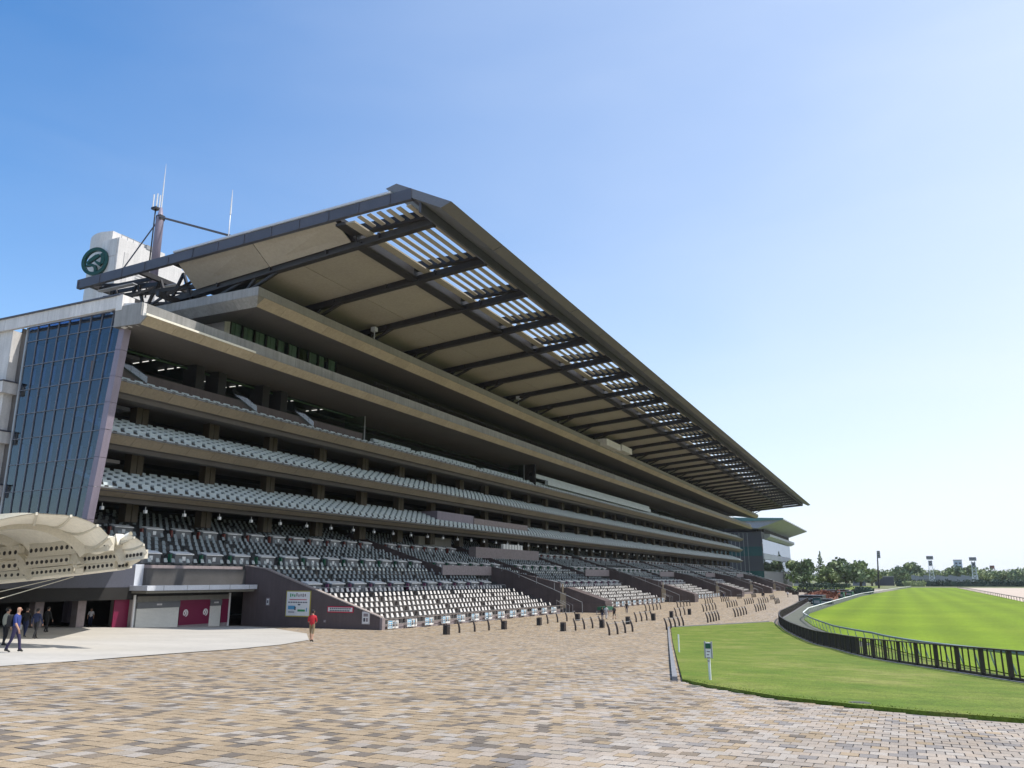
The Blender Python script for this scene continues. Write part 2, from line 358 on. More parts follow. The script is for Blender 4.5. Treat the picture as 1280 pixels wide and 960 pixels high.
M['turf'] = grass_mat('race_turf', (.122, .190, .006), (.145, .218, .007), (.178, .248, .011), stripes=.09, sc=.06)

# ------------------------------------------------------------ ground sheets
def span_at(poly, y):
    xs = []
    for i in range(len(poly)):
        (x0, y0), (x1, y1) = poly[i], poly[(i+1) % len(poly)]
        if min(y0, y1)-1e-9 <= y <= max(y0, y1)+1e-9:
            if abs(y1-y0) < 1e-9: xs += [x0, x1]
            else: xs.append(x0+(x1-x0)*(y-y0)/(y1-y0))
    return (min(xs), max(xs)) if xs else None
def sheet(name, poly, dz, m, kind='structure', skirt=0, parent=None, label=None):
    ys = sorted({round(p[1], 4) for p in poly}); y0, y1 = ys[0], ys[-1]
    yy = set(ys); y = max(y0, -60)
    while y < min(y1, 100): yy.add(round(y, 4)); y += 2.0
    y = 120
    while y < y1:
        if y > y0: yy.add(float(y))
        y += 60
    yy = sorted(yy); b = MB(); rows = []
    for y in yy:
        s = span_at(poly, y)
        rows.append(((s[0], y, g(y)+dz), (s[1], y, g(y)+dz)))
    for (a, b_), (c, d) in zip(rows, rows[1:]):
        b.quad(a, b_, d, c)
        if skirt:
            for p, q in ((a, c), (b_, d)):
                b.quad(p, q, (q[0], q[1], q[2]-skirt), (p[0], p[1], p[2]-skirt))
    if skirt:
        for r in (rows[0], rows[-1]):
            p, q = r; b.quad(p, q, (q[0], q[1], q[2]-skirt), (p[0], p[1], p[2]-skirt))
    o = b.build(name, m, parent); o['kind'] = kind
    if label: o['label'] = label
    return o
def inside(poly, x, y):
    s = span_at(poly, y); return bool(s) and s[0] <= x <= s[1]

RAIL = [(9.5, 14), (6.8, 24), (4.9, 31), (3.7, 36.6), (2.8, 41.5), (1.8, 46.3), (.9, 51.6), (-.3, 59.5), (-2.2, 70.4), (-5.7, 81.2), (-9.1, 97), (-11.4, 111.5), (-12.4, 129.5), (-11.7, 179), (-10.2, 257), (-6.3, 329), (6.5, 520)]
FENCE = [(12, 13), (7.8, 20.5), (5.2, 27), (3.35, 31.8), (2.4, 34.7), (1.0, 39), (-.5, 43.3), (-1.7, 47.6), (-2.7, 52.3), (-4.2, 60), (-5.7, 65.2), (-8.2, 76.3), (-10.2, 85), (-12.2, 95.5), (-13.4, 104), (-14.2, 112), (-15.3, 135), (-17, 166), (-19, 205)]
LAWN = [(12, 16.6), (6, 18.3), (2, 19.4), (.2, 19.75), (-1.26, 20.4), (-2.9, 21.3), (-5.1, 23.7), (-6.2, 25.3), (-22.2, 86.6), (-17.7, 95.5), (-14.1, 103)] + [(x-.25, y) for x, y in reversed(FENCE[:14])]
PATH = [(-20, 2), (-25, 16.5), (-25.8, 19.9), (-27.4, 24.7), (-29.1, 30.9), (-31.2, 36.3), (-35.3, 43.8), (-45, 55.5), (-56, 64.2), (-62, 66.8), (-66, 66.4), (-73.5, 62.4), (-96, 52), (-96, 2)]

sheet('ground', [(-2500, -60), (2500, -60), (2500, 4500), (-2500, 4500)], -.08, M['earth'])
plaza = sheet('plaza_pavement', [(-150, -40), (60, -40), (60, 440), (-150, 440)], -.022, M['paver'])
sheet('concrete_path', PATH, .008, M['concrete'])
sheet('lawn', LAWN, .07, M['lawn'], skirt=.12)
strip_poly = [(x-.1, y) for x, y in FENCE]+[(-24, 330), (-6.5, 330)]+[(x+.1, y) for x, y in reversed(RAIL[:15])]
sheet('service_strip', strip_poly, -.004, M['strip'])
sheet('verge_grass', [(x+.2, y) for x, y in FENCE[:10]]+[(x+.05, y) for x, y in reversed(RAIL[:9])], .012, M['lawn'])
sheet('racing_turf', [(x+.1, y) for x, y in RAIL]+[(29, 520), (27.5, 400), (26, 280), (24.5, 200), (24, 14)], .05, M['turf'], skirt=.15)
sheet('dirt_track', [(24.2, 14), (24.7, 200), (26.2, 280), (27.7, 400), (29.2, 522), (80, 522), (80, 14)], .01, M['dirt'])
sheet('infield_grass', [(80.1, 14), (80.1, 560), (700, 560), (700, 14)], .02, M['lawn'])
sheet('far_grass', [(-80, 405), (-80, 600), (-8, 600), (-18, 405)], .0, M['lawn'])

# kerb along the left edge of the lawn
kb = MB()
kp = [Vector((-5.1, 23.6, 0)), Vector((-6.35, 25.3, 0)), Vector((-22.4, 86.7, 0)), Vector((-17.8, 95.8, 0)), Vector((-14.3, 103.2, 0))]
def resample(pts, step):
    out = [Vector((p[0], p[1], 0)) for p in pts[:1]]; res = [out[0]]; pts = [Vector((p[0], p[1], 0)) for p in pts]
    carry = 0
    for a, b_ in zip(pts, pts[1:]):
        L_ = (b_-a).length; d = step-carry
        while d <= L_: res.append(a.lerp(b_, d/L_)); d += step
        carry = L_-(d-step)
    return res
ks = resample(kp[1:], 1.2)
kerb_src = None
for a, b_ in zip(ks, ks[1:]):
    d = (b_-a).normalized(); a2, b2 = a+d*.008, b_-d*.008
    kb.beam((a2.x-.08, a2.y, g(a2.y)+.03), (b2.x-.08, b2.y, g(b2.y)+.03), .16, .2)
kerb = kb.build('kerb', M['kerb'], kind='structure')
# round grating and drain covers
def cover(px, py, r, label, top=.076):
    p = on_ground(px, py); b = MB(); n = 14
    b.tube([(p.x, p.y, g(p.y)-.02), (p.x, p.y, g(p.y)+top)], r, n); b.box(p.x-r*.6, p.x+r*.6, p.y-.02, p.y+.02, g(p.y)+top-.006, g(p.y)+top+.006)
    return tag(b.build('drain_cover', M['strip']), label, 'drain cover')
cover(1075, 883, .24, 'flat grey drain cover sunk in the front edge of the lawn')

cover(867, 858, .2, 'small dark drain cover in the paving beside the lawn corner', .006)
# pavers near the camera: one object each for the 300 largest, the rest joined
cand = []
for r in range(int(5/PH), int(36/PH)):
    for c in range(int(-32/PW), int(16/PW)):
        x = (c+.5-.5*(r % 2))*PW; y = (r+.5)*PH
        d = math.hypot(x, y)
        if d > 33 or d < 5: continue
        a = math.atan2(-x, y)-YAW
        if abs(a) > rad(35.5): continue
        if inside(PATH, x+.14, y) or inside(PATH, x-.14, y) or inside(LAWN, x+.15, y) or inside(LAWN, x, y+.2): continue
        if d*math.cos(a) < 8.4: continue
        cand.append((d*math.cos(a), x, y))
cand.sort()
hx, hy = PW/2-.004, PH/2-.004
def paver_shape(b, x, y, z, tx, ty):
    vs = []
    for sx, sy in ((-1, -1), (1, -1), (1, 1), (-1, 1)):
        vs.append((x+sx*hx, y+sy*hy, g(y+sy*hy)+z-.05))
    for sx, sy in ((-1, -1), (1, -1), (1, 1), (-1, 1)):
        vs.append((x+sx*(hx-.005), y+sy*(hy-.005), g(y+sy*hy)+z+sx*tx+sy*ty))
    b.add(vs, [(4, 5, 6, 7), (0, 1, 5, 4), (1, 2, 6, 5), (2, 3, 7, 6), (3, 0, 4, 7)])
rest = MB(); src = None
for i, (d, x, y) in enumerate(cand):
    if i < 300:
        if src is None:
            b = MB(); paver_shape(b, x, y, 0, 0, 0); src = b.build('paver', M['paver'], plaza, loc=(x, y, g(y)))
        else: inst(src, 'paver', plaza, (x, y, g(y)+random.uniform(-.003, .003)), (random.uniform(-.008, .008), random.uniform(-.01, .01), 0))
    else: paver_shape(rest, x, y, random.uniform(-.003, .003), random.uniform(-.0015, .0015), random.uniform(-.0015, .0015))
rest.build('paving_blocks', M['paver'], plaza, kind='stuff')

# grass tufts along the lawn's front edge
gb = MB()
edge = [Vector((x, y, 0)) for x, y in LAWN[:8]]
for a, b_ in zip(edge, edge[1:]):
    n = int((b_-a).length*70)
    for i in range(n):
        p = a.lerp(b_, random.random()); p += Vector((random.uniform(-.1, .3), random.uniform(-.03, .35), 0))
        h = random.uniform(.015, .05); w = random.uniform(.006, .014); t = random.uniform(0, 6.28); z = g(p.y)+.06
        dx, dy = math.cos(t)*w, math.sin(t)*w; lx, ly = random.uniform(-.05, .05), random.uniform(-.05, .05)
        gb.add([(p.x-dx, p.y-dy, z), (p.x+dx, p.y+dy, z), (p.x+lx, p.y+ly, z+h)], [(0, 1, 2)])
tag(gb.build('grass_blades', M['lawn']), 'short grass blades along the front edge of the lawn', 'grass', kind='stuff')

# ------------------------------------------------------------ grandstand
Y0, YE, YF = 54.2, 62.8, 433.8
GS = thing('grandstand', 'huge long grandstand with tiered seat decks and a cantilevered louvred roof', 'grandstand', (-62, 68, 0))
count = {}
def row_panels(name, prof, y0, y1, step, near, parent, m, gap=.035):
    """Panels along Y with the given (x, z) outline: near ones are objects, the rest one joined part."""
    rest = MB(); y = y0; src = None; k = 0
    while y < y1-.05:
        e = min(y+step, y1)
        if k < near and e-y > step-.01:
            if src is None:
                b = MB(); b.prism(prof, y+gap/2, e-gap/2); src = b.build(name, m, parent, loc=(prof[0][0], y, prof[0][1]))
            else: inst(src, name, parent, (prof[0][0], y, prof[0][1]))
        else: rest.prism(prof, y+gap/2, e-gap/2)
        y = e; k += 1
    if rest.v: rest.build(name+'_run', m, parent, kind='stuff')

# --- roof
bay = 11.85; NB = 31; YR = 66.3
def bot(x): return 41.0+.083*(x+40.4)
def ceil_z(x): return bot(x)+.8
def side_z(x): return 42.15+.036*(x+52)
b = MB(); b.prism([(-73.5, ceil_z(-73.5)+.25), (-50.4, ceil_z(-50.4)+.25), (-50.4, 43.0), (-73.5, 42.6)], YR-.2, YF); b.prism([(-73.5, side_z(-73.5)+.3), (-50.4, side_z(-50.4)+.3), (-50.4, 43.0), (-73.5, 42.6)], YE+.3, YR-.21)
roof = b.build('roof', M['steel'], GS)
cp = None
for k in range(-1, NB):
    ya = YR+k*bay+.3 if k >= 0 else YE+.2; yb = min(YR+(k+1)*bay-.3, YF)
    for xa, xb in (((-73.3, -62.0), (-61.9, -50.6)) if k < 0 else ((-66.6, -58.7), (-58.6, -50.6))):
        if cp is None or True:
            pr = [(xa, ceil_z(xa)), (xb, ceil_z(xb)), (xb, ceil_z(xb)+.2), (xa, ceil_z(xa)+.2)]
        key = 'c%.1f%d' % (xa, k < 0)
        if key not in count:
            bb = MB()
            if k < 0: bb.add([(xa, ya, side_z(xa)-.02), (xb, ya, side_z(xb)-.02), (xb, yb, pr[1][1]), (xa, yb, pr[0][1]), (xa, ya, side_z(xa)+.1), (xb, ya, side_z(xb)+.1), (xb, yb, pr[1][1]+.12), (xa, yb, pr[0][1]+.12)], [(0, 1, 2, 3), (7, 6, 5, 4), (0, 4, 5, 1), (1, 5, 6, 2), (2, 6, 7, 3), (3, 7, 4, 0)])
            else: bb.prism(pr, ya, yb)
            count[key] = bb.build('ceiling_panel', M['ceiling'], roof, loc=(xa, ya, 41))
        else: inst(count[key], 'ceiling_panel', roof, (xa, ya, 41))
# rafters: flanged, deepening towards the back
def raf(y, first):
    bb = MB(); w = .38
    xs = [-40.4, -47, -54, -62, -70, -78]
    for xa, xb in zip(xs, xs[1:]):
        bb.add([(xa, y-w, bot(xa)), (xa, y+w, bot(xa)), (xa, y+w, bot(xa)+.22), (xa, y-w, bot(xa)+.22), (xb, y-w, bot(xb)), (xb, y+w, bot(xb)), (xb, y+w, bot(xb)+.22), (xb, y-w, bot(xb)+.22)],
               [(0, 1, 2, 3), (7, 6, 5, 4), (0, 4, 5, 1), (1, 5, 6, 2), (2, 6, 7, 3), (3, 7, 4, 0)])
        t = ceil_z(xa)+.15; t2 = ceil_z(xb)+.15
        bb.add([(xa, y-.06, bot(xa)+.2), (xa, y+.06, bot(xa)+.2), (xa, y+.06, t), (xa, y-.06, t), (xb, y-.06, bot(xb)+.2), (xb, y+.06, bot(xb)+.2), (xb, y+.06, t2), (xb, y-.06, t2)],
               [(0, 1, 2, 3), (7, 6, 5, 4), (0, 4, 5, 1), (1, 5, 6, 2), (2, 6, 7, 3), (3, 7, 4, 0)])
        bb.box(xa-.1, xa+.1, y-.36, y+.36, bot(xa)+.2, t)
    bb.box(-50, -40.4, y-w, y+w, 41.85, 42.1)
    bb.box(-40.45, -40.2, y-w, y+w, 40.95, 42.3)
    bb.box(-49.6, -40.46, y-.12, y+.12, 42.1, 43.0)
    # V struts down to the slab below
    for x1, x2 in ((-66.5, -60.8), (-66.0, -64.2), (-72, -66)): bb.beam((x1, y, 37.1), (x2, y, bot(x2)+.1), .36, .3)
    return bb.build('rafter', M['steel'], roof, loc=(-40.4, y, 41))
r0 = raf(YR, True)
for k in range(1, NB+1): inst(r0, 'rafter', roof, (-40.4, YR+k*bay, 41))
bb = MB(); bb.box(-50.5, -49.3, YR-.3, YF, 40.5, 40.8); bb.box(-50.0, -49.8, YR-.3, YF, 40.8, 42.4); bb.box(-50.5, -49.3, YE+.3, YR-.31, 41.6, 41.9)
bb.build('long_beam', M['steel'], roof)
bb = MB(); bb.box(-49.2, -48.1, YE+.4, YF, 41.65, 41.85); bb.build('ceiling_strip', M['ceiling'], roof)
# louvre fins, six to a bay
lf = None; fins = {}
for k in range(-1, NB):
    ya = YR+k*bay+.42 if k >= 0 else YE+.35; L_ = bay-.84 if k >= 0 else YR-YE-.8
    for j in range(6):
        x = -47.5+j*1.22
        lf = fins.get(j) if k >= 1 else None
        if lf is None:
            bb = MB(); bb.prism([(x-.28, 42.10), (x-.20, 42.05), (x+.20, 42.10), (x+.29, 42.17), (x+.24, 42.26), (x-.22, 42.20)], ya, ya+L_)
            lf = bb.build('louvre', M['louvre'], roof, loc=(x, ya, 42.1))
        else: inst(lf, 'louvre', roof, (x, ya, 42.1))
        if k >= 0: fins[j] = lf
# front girder and hood
bb = MB(); bb.box(-40.15, -39.9, YE+.4, YF, 41.1, 42.5); bb.box(-40.9, -39.2, YE+.4, YF, 42.5, 42.7); bb.build('front_girder', M['steel_blue'], roof)
hp = [(-37.25, 40.78), (-36.05, 41.2), (-42.6, 44.6), (-43.9, 44.3)]
hs = None
for k in range(NB):
    y = YE-.2+k*bay
    if hs is None:
        bb = MB(); n = len(hp); bb.prism(hp, y, y+bay-.14, 0)
        bb.m[0] = 1
        hs = bb.build('hood_panel', [M['hood'], M['hood_tan']], roof, loc=(-40, y, 42))
    else: inst(hs, 'hood_panel', roof, (-40, y, 42))
bb = MB(); bb.prism([(-37.6, 41.0), (-36.4, 41.35), (-42.6, 44.45), (-43.5, 44.2)], YE, YF); bb.build('hood_core', M['steel'], roof)
# side edge beam with its joints
sb_ = None
def side_piece(x0, x1):
    bb = MB(); z0, z1 = side_z(x0)-.12, side_z(x1)-.12
    bb.add([(x0, YE-.3, z0), (x1, YE-.3, z1), (x1, YE+.2, z1), (x0, YE+.2, z0), (x0, YE-.3, z0+1.2), (x1, YE-.3, z1+1.2), (x1, YE+.2, z1+1.2), (x0, YE+.2, z0+1.2)],
           [(3, 2, 1, 0), (4, 5, 6, 7), (0, 1, 5, 4), (1, 2, 6, 5), (2, 3, 7, 6), (3, 0, 4, 7)])
    bb.box(x0+.02, x0+.22, YE-.38, YE-.31, z0+.05, z0+1.15)
    return bb
xx = -90.2
while xx < -41.5:
    side_piece(xx, min(xx+3.9, -40.7)-.02).build('edge_beam', M['steel_blue'], roof); xx += 3.9
bb = MB(); z0 = side_z(-90)+1.6
bb.add([(-73.6, YE-.45, side_z(-73.6)+1.1), (-43.2, YE-.45, side_z(-43.2)+1.1), (-43.2, YE+.6, side_z(-43.2)+1.1), (-73.6, YE+.6, side_z(-73.6)+1.1),
        (-73.6, YE-.45, side_z(-73.6)+1.32), (-43.2, YE-.45, side_z(-43.2)+1.32), (-43.2, YE+.6, side_z(-43.2)+1.32), (-73.6, YE+.6, side_z(-73.6)+1.32)],
       [(3, 2, 1, 0), (4, 5, 6, 7), (0, 1, 5, 4), (1, 2, 6, 5), (2, 3, 7, 6), (3, 0, 4, 7)])
bb.build('edge_cap', M['canopy_white'], roof)
# open trusses behind
bb = MB()
for k in range(4):
    y = YR+k*bay
    bb.beam((-73, y, 39.6), (-90, y, 40.6), .45, .5); bb.beam((-70, y, 37.2), (-88, y, 38.6), .4, .5)
    for i in range(4):
        x = -74-4*i; bb.beam((x, y, 37.5), (x-2, y, 41.7), .3, .3); bb.beam((x-2, y, 41.7), (x-4, y, 37.9), .3, .3)
for x, z in ((-74, 41.6), (-80, 41.5), (-89.5, 41.5), (-76, 37.9), (-84, 38.6)):
    bb.beam((x, YE, z), (x, YE+60, z), .5, .6)
for i in range(9):
    y = YE+1+i*3.85; bb.beam((-76, y, 37.9), (-74+(-6 if i % 2 else 0), y+3.85, 41.6), .3, .3)
    bb.beam((-84, y, 38.6), (-80-(9 if i % 2 else 0), y+3.85, 41.5), .3, .3)
    bb.beam((-76, y, 37.9), (-84, y+3.85, 38.6), .25, .25); bb.beam((-89.5, y, 41.5), (-80, y+3.85, 41.5), .25, .25)
for i in range(3):
    y = YE+2+i*1.6; bb.beam((-89, y, 41.2), (-80, y+.2, 41.2), .2, .5)
bb.build('open_truss', M['steel'], roof)
bb = MB(); bb.box(-88.5, -82, YE+1.2, YE+1.9, 40.6, 40.7); bb.box(-84, -78, YE+4.2, YE+5.0, 40.9, 41.0); bb.build('walkway_plate', M['canopy_white'], roof)
# top tier under the roof: back wall, seats
bb = MB(); bb.box(-85, -84.7, YE+14, YF, 33, 43); bb.build('top_back_wall', M['inner_green'], GS)

# --- upper slab (level 6)
XU, YU = -62.3, 64.9
def slab_rings(rings, x_back, y_end, name, mats, parent):
    b = MB()
    for (a, bq), mi in zip(zip(rings, rings[1:]), [0]*9):
        pass
    for i, (p, q) in enumerate(zip(rings, rings[1:])):
        (x0, y0, z0), (x1, y1, z1) = p, q; mi = mats[1][i]
        b.quad((x_back, y0, z0), (x0, y0, z0), (x1, y1, z1), (x_back, y1, z1), mi)
        b.quad((x0, y0, z0), (x0, y_end, z0), (x1, y_end, z1), (x1, y1, z1), mi)
    b.quad((rings[0][0], rings[0][1], rings[0][2]), (rings[0][0], y_end, rings[0][2]), (x_back, y_end, rings[0][2]), (x_back, rings[0][1], rings[0][2]), 0)
    e = [(r[0], y_end, r[2]) for r in rings]+[(x_back, y_end, rings[-1][2]), (x_back, y_end, rings[0][2])]
    b.add(e, [tuple(range(len(e)))], 0)
    return b.build(name, mats[0], parent)
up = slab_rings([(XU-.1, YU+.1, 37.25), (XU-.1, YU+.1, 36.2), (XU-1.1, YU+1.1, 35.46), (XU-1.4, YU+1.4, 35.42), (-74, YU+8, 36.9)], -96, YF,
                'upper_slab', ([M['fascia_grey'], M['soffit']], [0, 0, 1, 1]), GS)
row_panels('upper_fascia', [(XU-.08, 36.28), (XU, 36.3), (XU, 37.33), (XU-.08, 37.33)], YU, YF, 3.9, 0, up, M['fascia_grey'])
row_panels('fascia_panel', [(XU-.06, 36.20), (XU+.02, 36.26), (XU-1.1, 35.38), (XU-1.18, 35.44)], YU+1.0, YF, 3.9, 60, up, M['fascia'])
for i in range(8):      # side return panels
    x1 = XU-3.9*i; x0 = x1-3.86
    bb = MB(); bb.box(x0, x1, YU-.02, YU+.06, 36.3, 37.33); bb.build('side_panel', M['parapet'], up)
    bb = MB(); xa, xb = (min(x1, XU), max(x0, -96)); s0 = -1.1 if i == 0 else 0
    bb.add([(xb, YU-.02, 36.26), (xa, YU-.02, 36.26), (xa+s0, YU+1.08, 35.38), (xb, YU+1.08, 35.38), (xb, YU+.05, 36.32), (xa, YU+.05, 36.32), (xa+s0, YU+1.15, 35.46), (xb, YU+1.15, 35.46)],
           [(0, 1, 2, 3), (7, 6, 5, 4), (0, 4, 5, 1), (1, 5, 6, 2), (2, 6, 7, 3), (3, 7, 4, 0)]); bb.build('side_panel', M['parapet'], up)
# control box with lookout structure halfway along the slab
bb = MB(); bb.box(-63.5, -60.6, 183, 194, 36.6, 38.2); bb.box(-62.8, -60.3, 194.5, 203, 36.9, 38.4); bb.build('lookout_box', M['white_panel'], up)
# floodlights under the roof
for y in (88.5, 137, 200):
    bb = MB(); bb.box(-63.6, -62.9, y, y+.7, 38.9, 39.5); bb.beam((-63.2, y+.35, 37.2), (-63.2, y+.35, 39), .1, .1); bb.build('floodlight', M['canopy_white'], up)
for k in range(24):      # green seat rows glimpsed above the slab
    pass
sg = MB()
for k in range(300):
    y = 95+k*1.1
    for j in range(3): sg.box(-66-j*1.3, -65.4-j*1.3, y, y+.7, 37.3+.45*j, 38.0+.45*j)
sg.build('top_tier_seats', M['inner_green'], GS, kind='stuff')

# --- window room between the two slabs
rm = MB(); rm.box(-82, -73.2, 70.8, 71.1, 31.5, 36.95); rm.box(-73.5, -73.05, 70.78, 71.7, 31.5, 36.9)
rm.box(-73.3, -73.1, 71.7, 93.6, 31.5, 34.85); room = rm.build('window_room', M['white_panel'], GS)
for k in range(10):
    y = 71.75+k*2.17
    bb = MB()
    for a0, a1, c0, c1 in ((y, y+.12, 34.85, 36.9), (y+2.05, y+2.17, 34.85, 36.9), (y+.12, y+2.05, 34.85, 34.97), (y+.12, y+2.05, 36.78, 36.9)):
        bb.box(-73.15, -72.98, a0, a1, c0, c1)
    w = bb.build('window', M['steel'], room)
    bb = MB(); bb.box(-73.09, -73.05, y+.12, y+2.05, 34.97, 36.78); bb.build('pane', M['glass_green'], w)
    for q in range(2):
        bb = MB(); bb.box(-73.4, -73.34, y+.15+q*1.0, y+1.05+q*(1.0 if k not in (4, 8) else .6), 34.97, 36.78); bb.build('blind', M['parapet'] if k != 6 else M['col_tan'], w)
bb = MB(); bb.box(-80.3, -80, 93.6, YF, 30, 37.3); bb.box(-80, -73.2, 93.5, 93.7, 31, 37); bb.build('level_six_wall', M['inner_green'], GS)
bb = MB()
for k in range(110):
    y = 96+k*3.0; bb.box(-67.6, -67.54, y, y+.06, 32.5, 33.5)
bb.tube([(-67.57, 95, 33.5), (-67.57, 430, 33.5)], .04, 5); bb.build('level_six_railing', M['steel'], GS)

# --- level 5 slab (gutter slab)
X5, Y5 = -65.5, 53.1
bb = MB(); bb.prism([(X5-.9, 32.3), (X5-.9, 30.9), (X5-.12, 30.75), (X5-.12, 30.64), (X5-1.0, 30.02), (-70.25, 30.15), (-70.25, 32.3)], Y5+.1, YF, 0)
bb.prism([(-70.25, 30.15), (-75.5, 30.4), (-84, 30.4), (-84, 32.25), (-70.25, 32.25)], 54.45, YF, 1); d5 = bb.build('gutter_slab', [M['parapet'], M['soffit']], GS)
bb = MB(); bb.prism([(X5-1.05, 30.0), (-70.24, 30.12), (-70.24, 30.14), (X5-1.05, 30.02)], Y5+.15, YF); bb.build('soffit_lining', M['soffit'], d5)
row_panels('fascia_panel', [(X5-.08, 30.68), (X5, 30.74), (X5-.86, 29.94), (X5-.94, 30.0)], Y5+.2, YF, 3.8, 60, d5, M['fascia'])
bb = MB(); bb.box(X5-.3, X5+.04, Y5, Y5+15.5, 30.76, 30.98); bb.build('cream_gutter_edge', M['membrane'], d5)
row_panels('parapet_panel', [(X5-.86, 30.95), (X5-.8, 30.95), (X5-.8, 32.28), (X5-.86, 32.28)], Y5+.6, YF, 7.6, 30, d5, M['parapet'])
# end parapet of the glass wall and its corner block
for i in range(8):
    x1 = -70.2-3.6*i
    bb = MB(); bb.box(x1-3.57, x1, 53.2, 53.6, 32.2, 33.55); bb.build('end_parapet', M['white_panel'], d5)
bb = MB(); bb.box(-99, -69.7, 53.0, 53.9, 33.56, 33.7); bb.build('parapet_cap', M['steel_blue'], d5)
bb = MB(); bb.box(-70.2, -69.3, 53.15, 54.6, 31.9, 33.54); bb.build('corner_block', M['white_panel'], d5)
for x0, x1 in ((-69.28, -68.3), (-68.28, -67.2), (-67.18, -66.3)):
    bb = MB(); bb.prism([(x0, 30.0), (x1, 30.0+.2*(x1+69)), (x1, 32.6-.12*(x1+69)), (x0, 32.6-.12*(x0+69))], Y5+.25, Y5+.7); bb.build('end_panel', M['white_panel'], d5)

# --- decks 2, 3, 4: profile, fascia, benches
def deck(name, X, zt, zb, rows, rake0, y0, wallz):
    b = MB()
    back = -84
    prof = [(X-.1, zt), (X-.1, zt-.15), (X-1.0, zb+.06), (X-1.6, zb-.05), (X-1.9, zb-.45), (X-2.6, zb-.45), (X-8, zb+.35), (back, zb+.4), (back, zt+.42*rows+.2), (X-.6-.95*rows, zt+.42*rows+.1)]
    for i in range(rows, 0, -1):
        prof += [(X-.5-.95*i, zt+.38*i-.05), (X-.5-.95*(i-1), zt+.38*i-.05), ]
    prof += [(X-.5, zt)]
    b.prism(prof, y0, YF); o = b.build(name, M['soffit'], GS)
    row_panels('fascia_panel', [(X-.1, zt+.02), (X, zt-.06), (X-.94, zb-.02), (X-1.02, zb+.06)], y0+.3, YF, 3.7, 40, o, M['deck_fascia_shaded'])
    bb = MB()
    for i in range(1, rows+1): bb.box(X-.5-.95*i-.3, X-.49-.95*(i-1), y0+.1, YF, zt+.38*i-.3, zt+.38*i+.012)
    bb.build('tread', M['terrace'], o)
    bb = MB(); bb.box(X-.02, X+.05, y0+.2, YF, zt+.03, zt+.16); bb.build('nosing', M['cab_grey'], o)
    return o
def bench(b, x, y, z, w=1.12):
    # tilted back slab + seat pan
    b.add([(x-.46, y, z+.42), (x-.46, y+w, z+.42), (x+.30, y+w, z+.34), (x+.30, y, z+.34), (x-.46, y, z+.36), (x-.46, y+w, z+.36), (x+.30, y+w, z+.05), (x+.30, y, z+.05)],
          [(0, 1, 2, 3), (3, 2, 6, 7), (0, 3, 7, 4), (1, 5, 6, 2)], 0)
    b.add([(x-.56, y+.04, z+.42), (x-.56, y+w-.04, z+.42), (x-.66, y+w-.04, z+.74), (x-.66, y+.04, z+.74), (x-.50, y+.04, z+.42), (x-.50, y+w-.04, z+.42), (x-.61, y+w-.04, z+.75), (x-.61, y+.04, z+.75)],
          [(0, 3, 2, 1), (4, 5, 6, 7), (3, 7, 6, 2), (0, 4, 7, 3), (1, 2, 6, 5)], 0)
decks = []
for name, X, zt, zb, rows, wz in (('deck_two', -71.5, 13.95, 13.33, 6, 0), ('deck_three', -71.2, 19.55, 18.70, 6, 0), ('deck_four', -70.6, 25.0, 24.08, 1, 0)):
    decks.append(deck('seating_deck', X, zt, zb, rows, .4, Y0+.1, wz))
bs = None; nb = 0
for o, (X, zt, rows) in zip(decks, ((-71.5, 13.95, 6), (-71.2, 19.55, 6), (-70.6, 25.0, 1))):
    rb = MB()
    for i in range(rows):
        y = Y0+.4
        while y < YF-1.5:
            x, z = X-.75-.95*i, zt+.38*i+(.33 if i else .05)
            near = y < (72 if rows > 1 else 84)
            if near:
                nb += 1
                if bs is None:
                    q = MB(); bench(q, x, y, z); bs = q.build('bench', [M['seat_blue'], M['bench_dark']], o, loc=(x, y, z))
                else: inst(bs, 'bench', o, (x, y, z))
            elif not (rows == 6 and X == -71.5 and 137 < y < 168 and i > 1): bench(rb, x, y, z)
            y += 1.6
    rb.build('bench_rows', [M['seat_blue'], M['bench_dark']], o, kind='stuff')
# grey hoarding boxes standing on deck two
for y0, y1, zz in ((126, 140, 17.0), (140.3, 166, 16.6)):
    bb = MB(); bb.box(-78.2, -74.2, y0, y1, 14.6, zz); bb.build('hoarding', M['lav'] if y0 < 130 else M['tile_grey'], decks[0])
# level 5 interior: kerb wall, second bench row, long pale counter, glass ends
b4 = decks[2]
bb = MB(); bb.box(-74.3, -74.0, Y0, 102, 25.2, 27.3); bb.box(-74.3, -74, 102, YF, 25.2, 26.1); bb.build('kerb_wall', M['brown'], b4)
rb = MB(); y = 104
while y < YF-2:
    bench(rb, -72.6, y, 25.75)
    if int(y) % 23 > 2: rb.box(-73.9, -73.3, y, y+1.45, 26.2, 26.75, 0)
    y += 1.6
rb.build('bench_rows', [M['seat_blue'], M['bench_dark']], b4, kind='stuff')
bb = MB(); bb.box(-72.4, -71.6, 172, 260, 26.3, 27.3); bb.box(-73.2, -72.6, 165, 262, 27.5, 28.4); bb.build('press_counter', M['seat_blue'], b4)
bb = MB(); bb.box(-76, -71.8, 165, 165.4, 25.3, 30.2); bb.build('fin_wall', M['inner'], b4)
for y in (102.6, 164): 
    bb = MB(); bb.box(-78, -74.1, y, y+.06, 26.2, 30.2); g1 = bb.build('glass_screen', M['glass_green'], b4)
    bb = MB(); bb.box(-74.2, -74.05, y-.05, y+.11, 26.2, 30.2); bb.build('screen_frame', M['grey_metal'], b4)
bb = MB(); bb.prism([(-76.0, 29.9), (-75.9, 29.9), (-75.9, 30.12), (-76.0, 30.12)], Y0+1, 102); bb.build('green_trim', mat('green_edge', (.03, .07, .03), .5), b4)
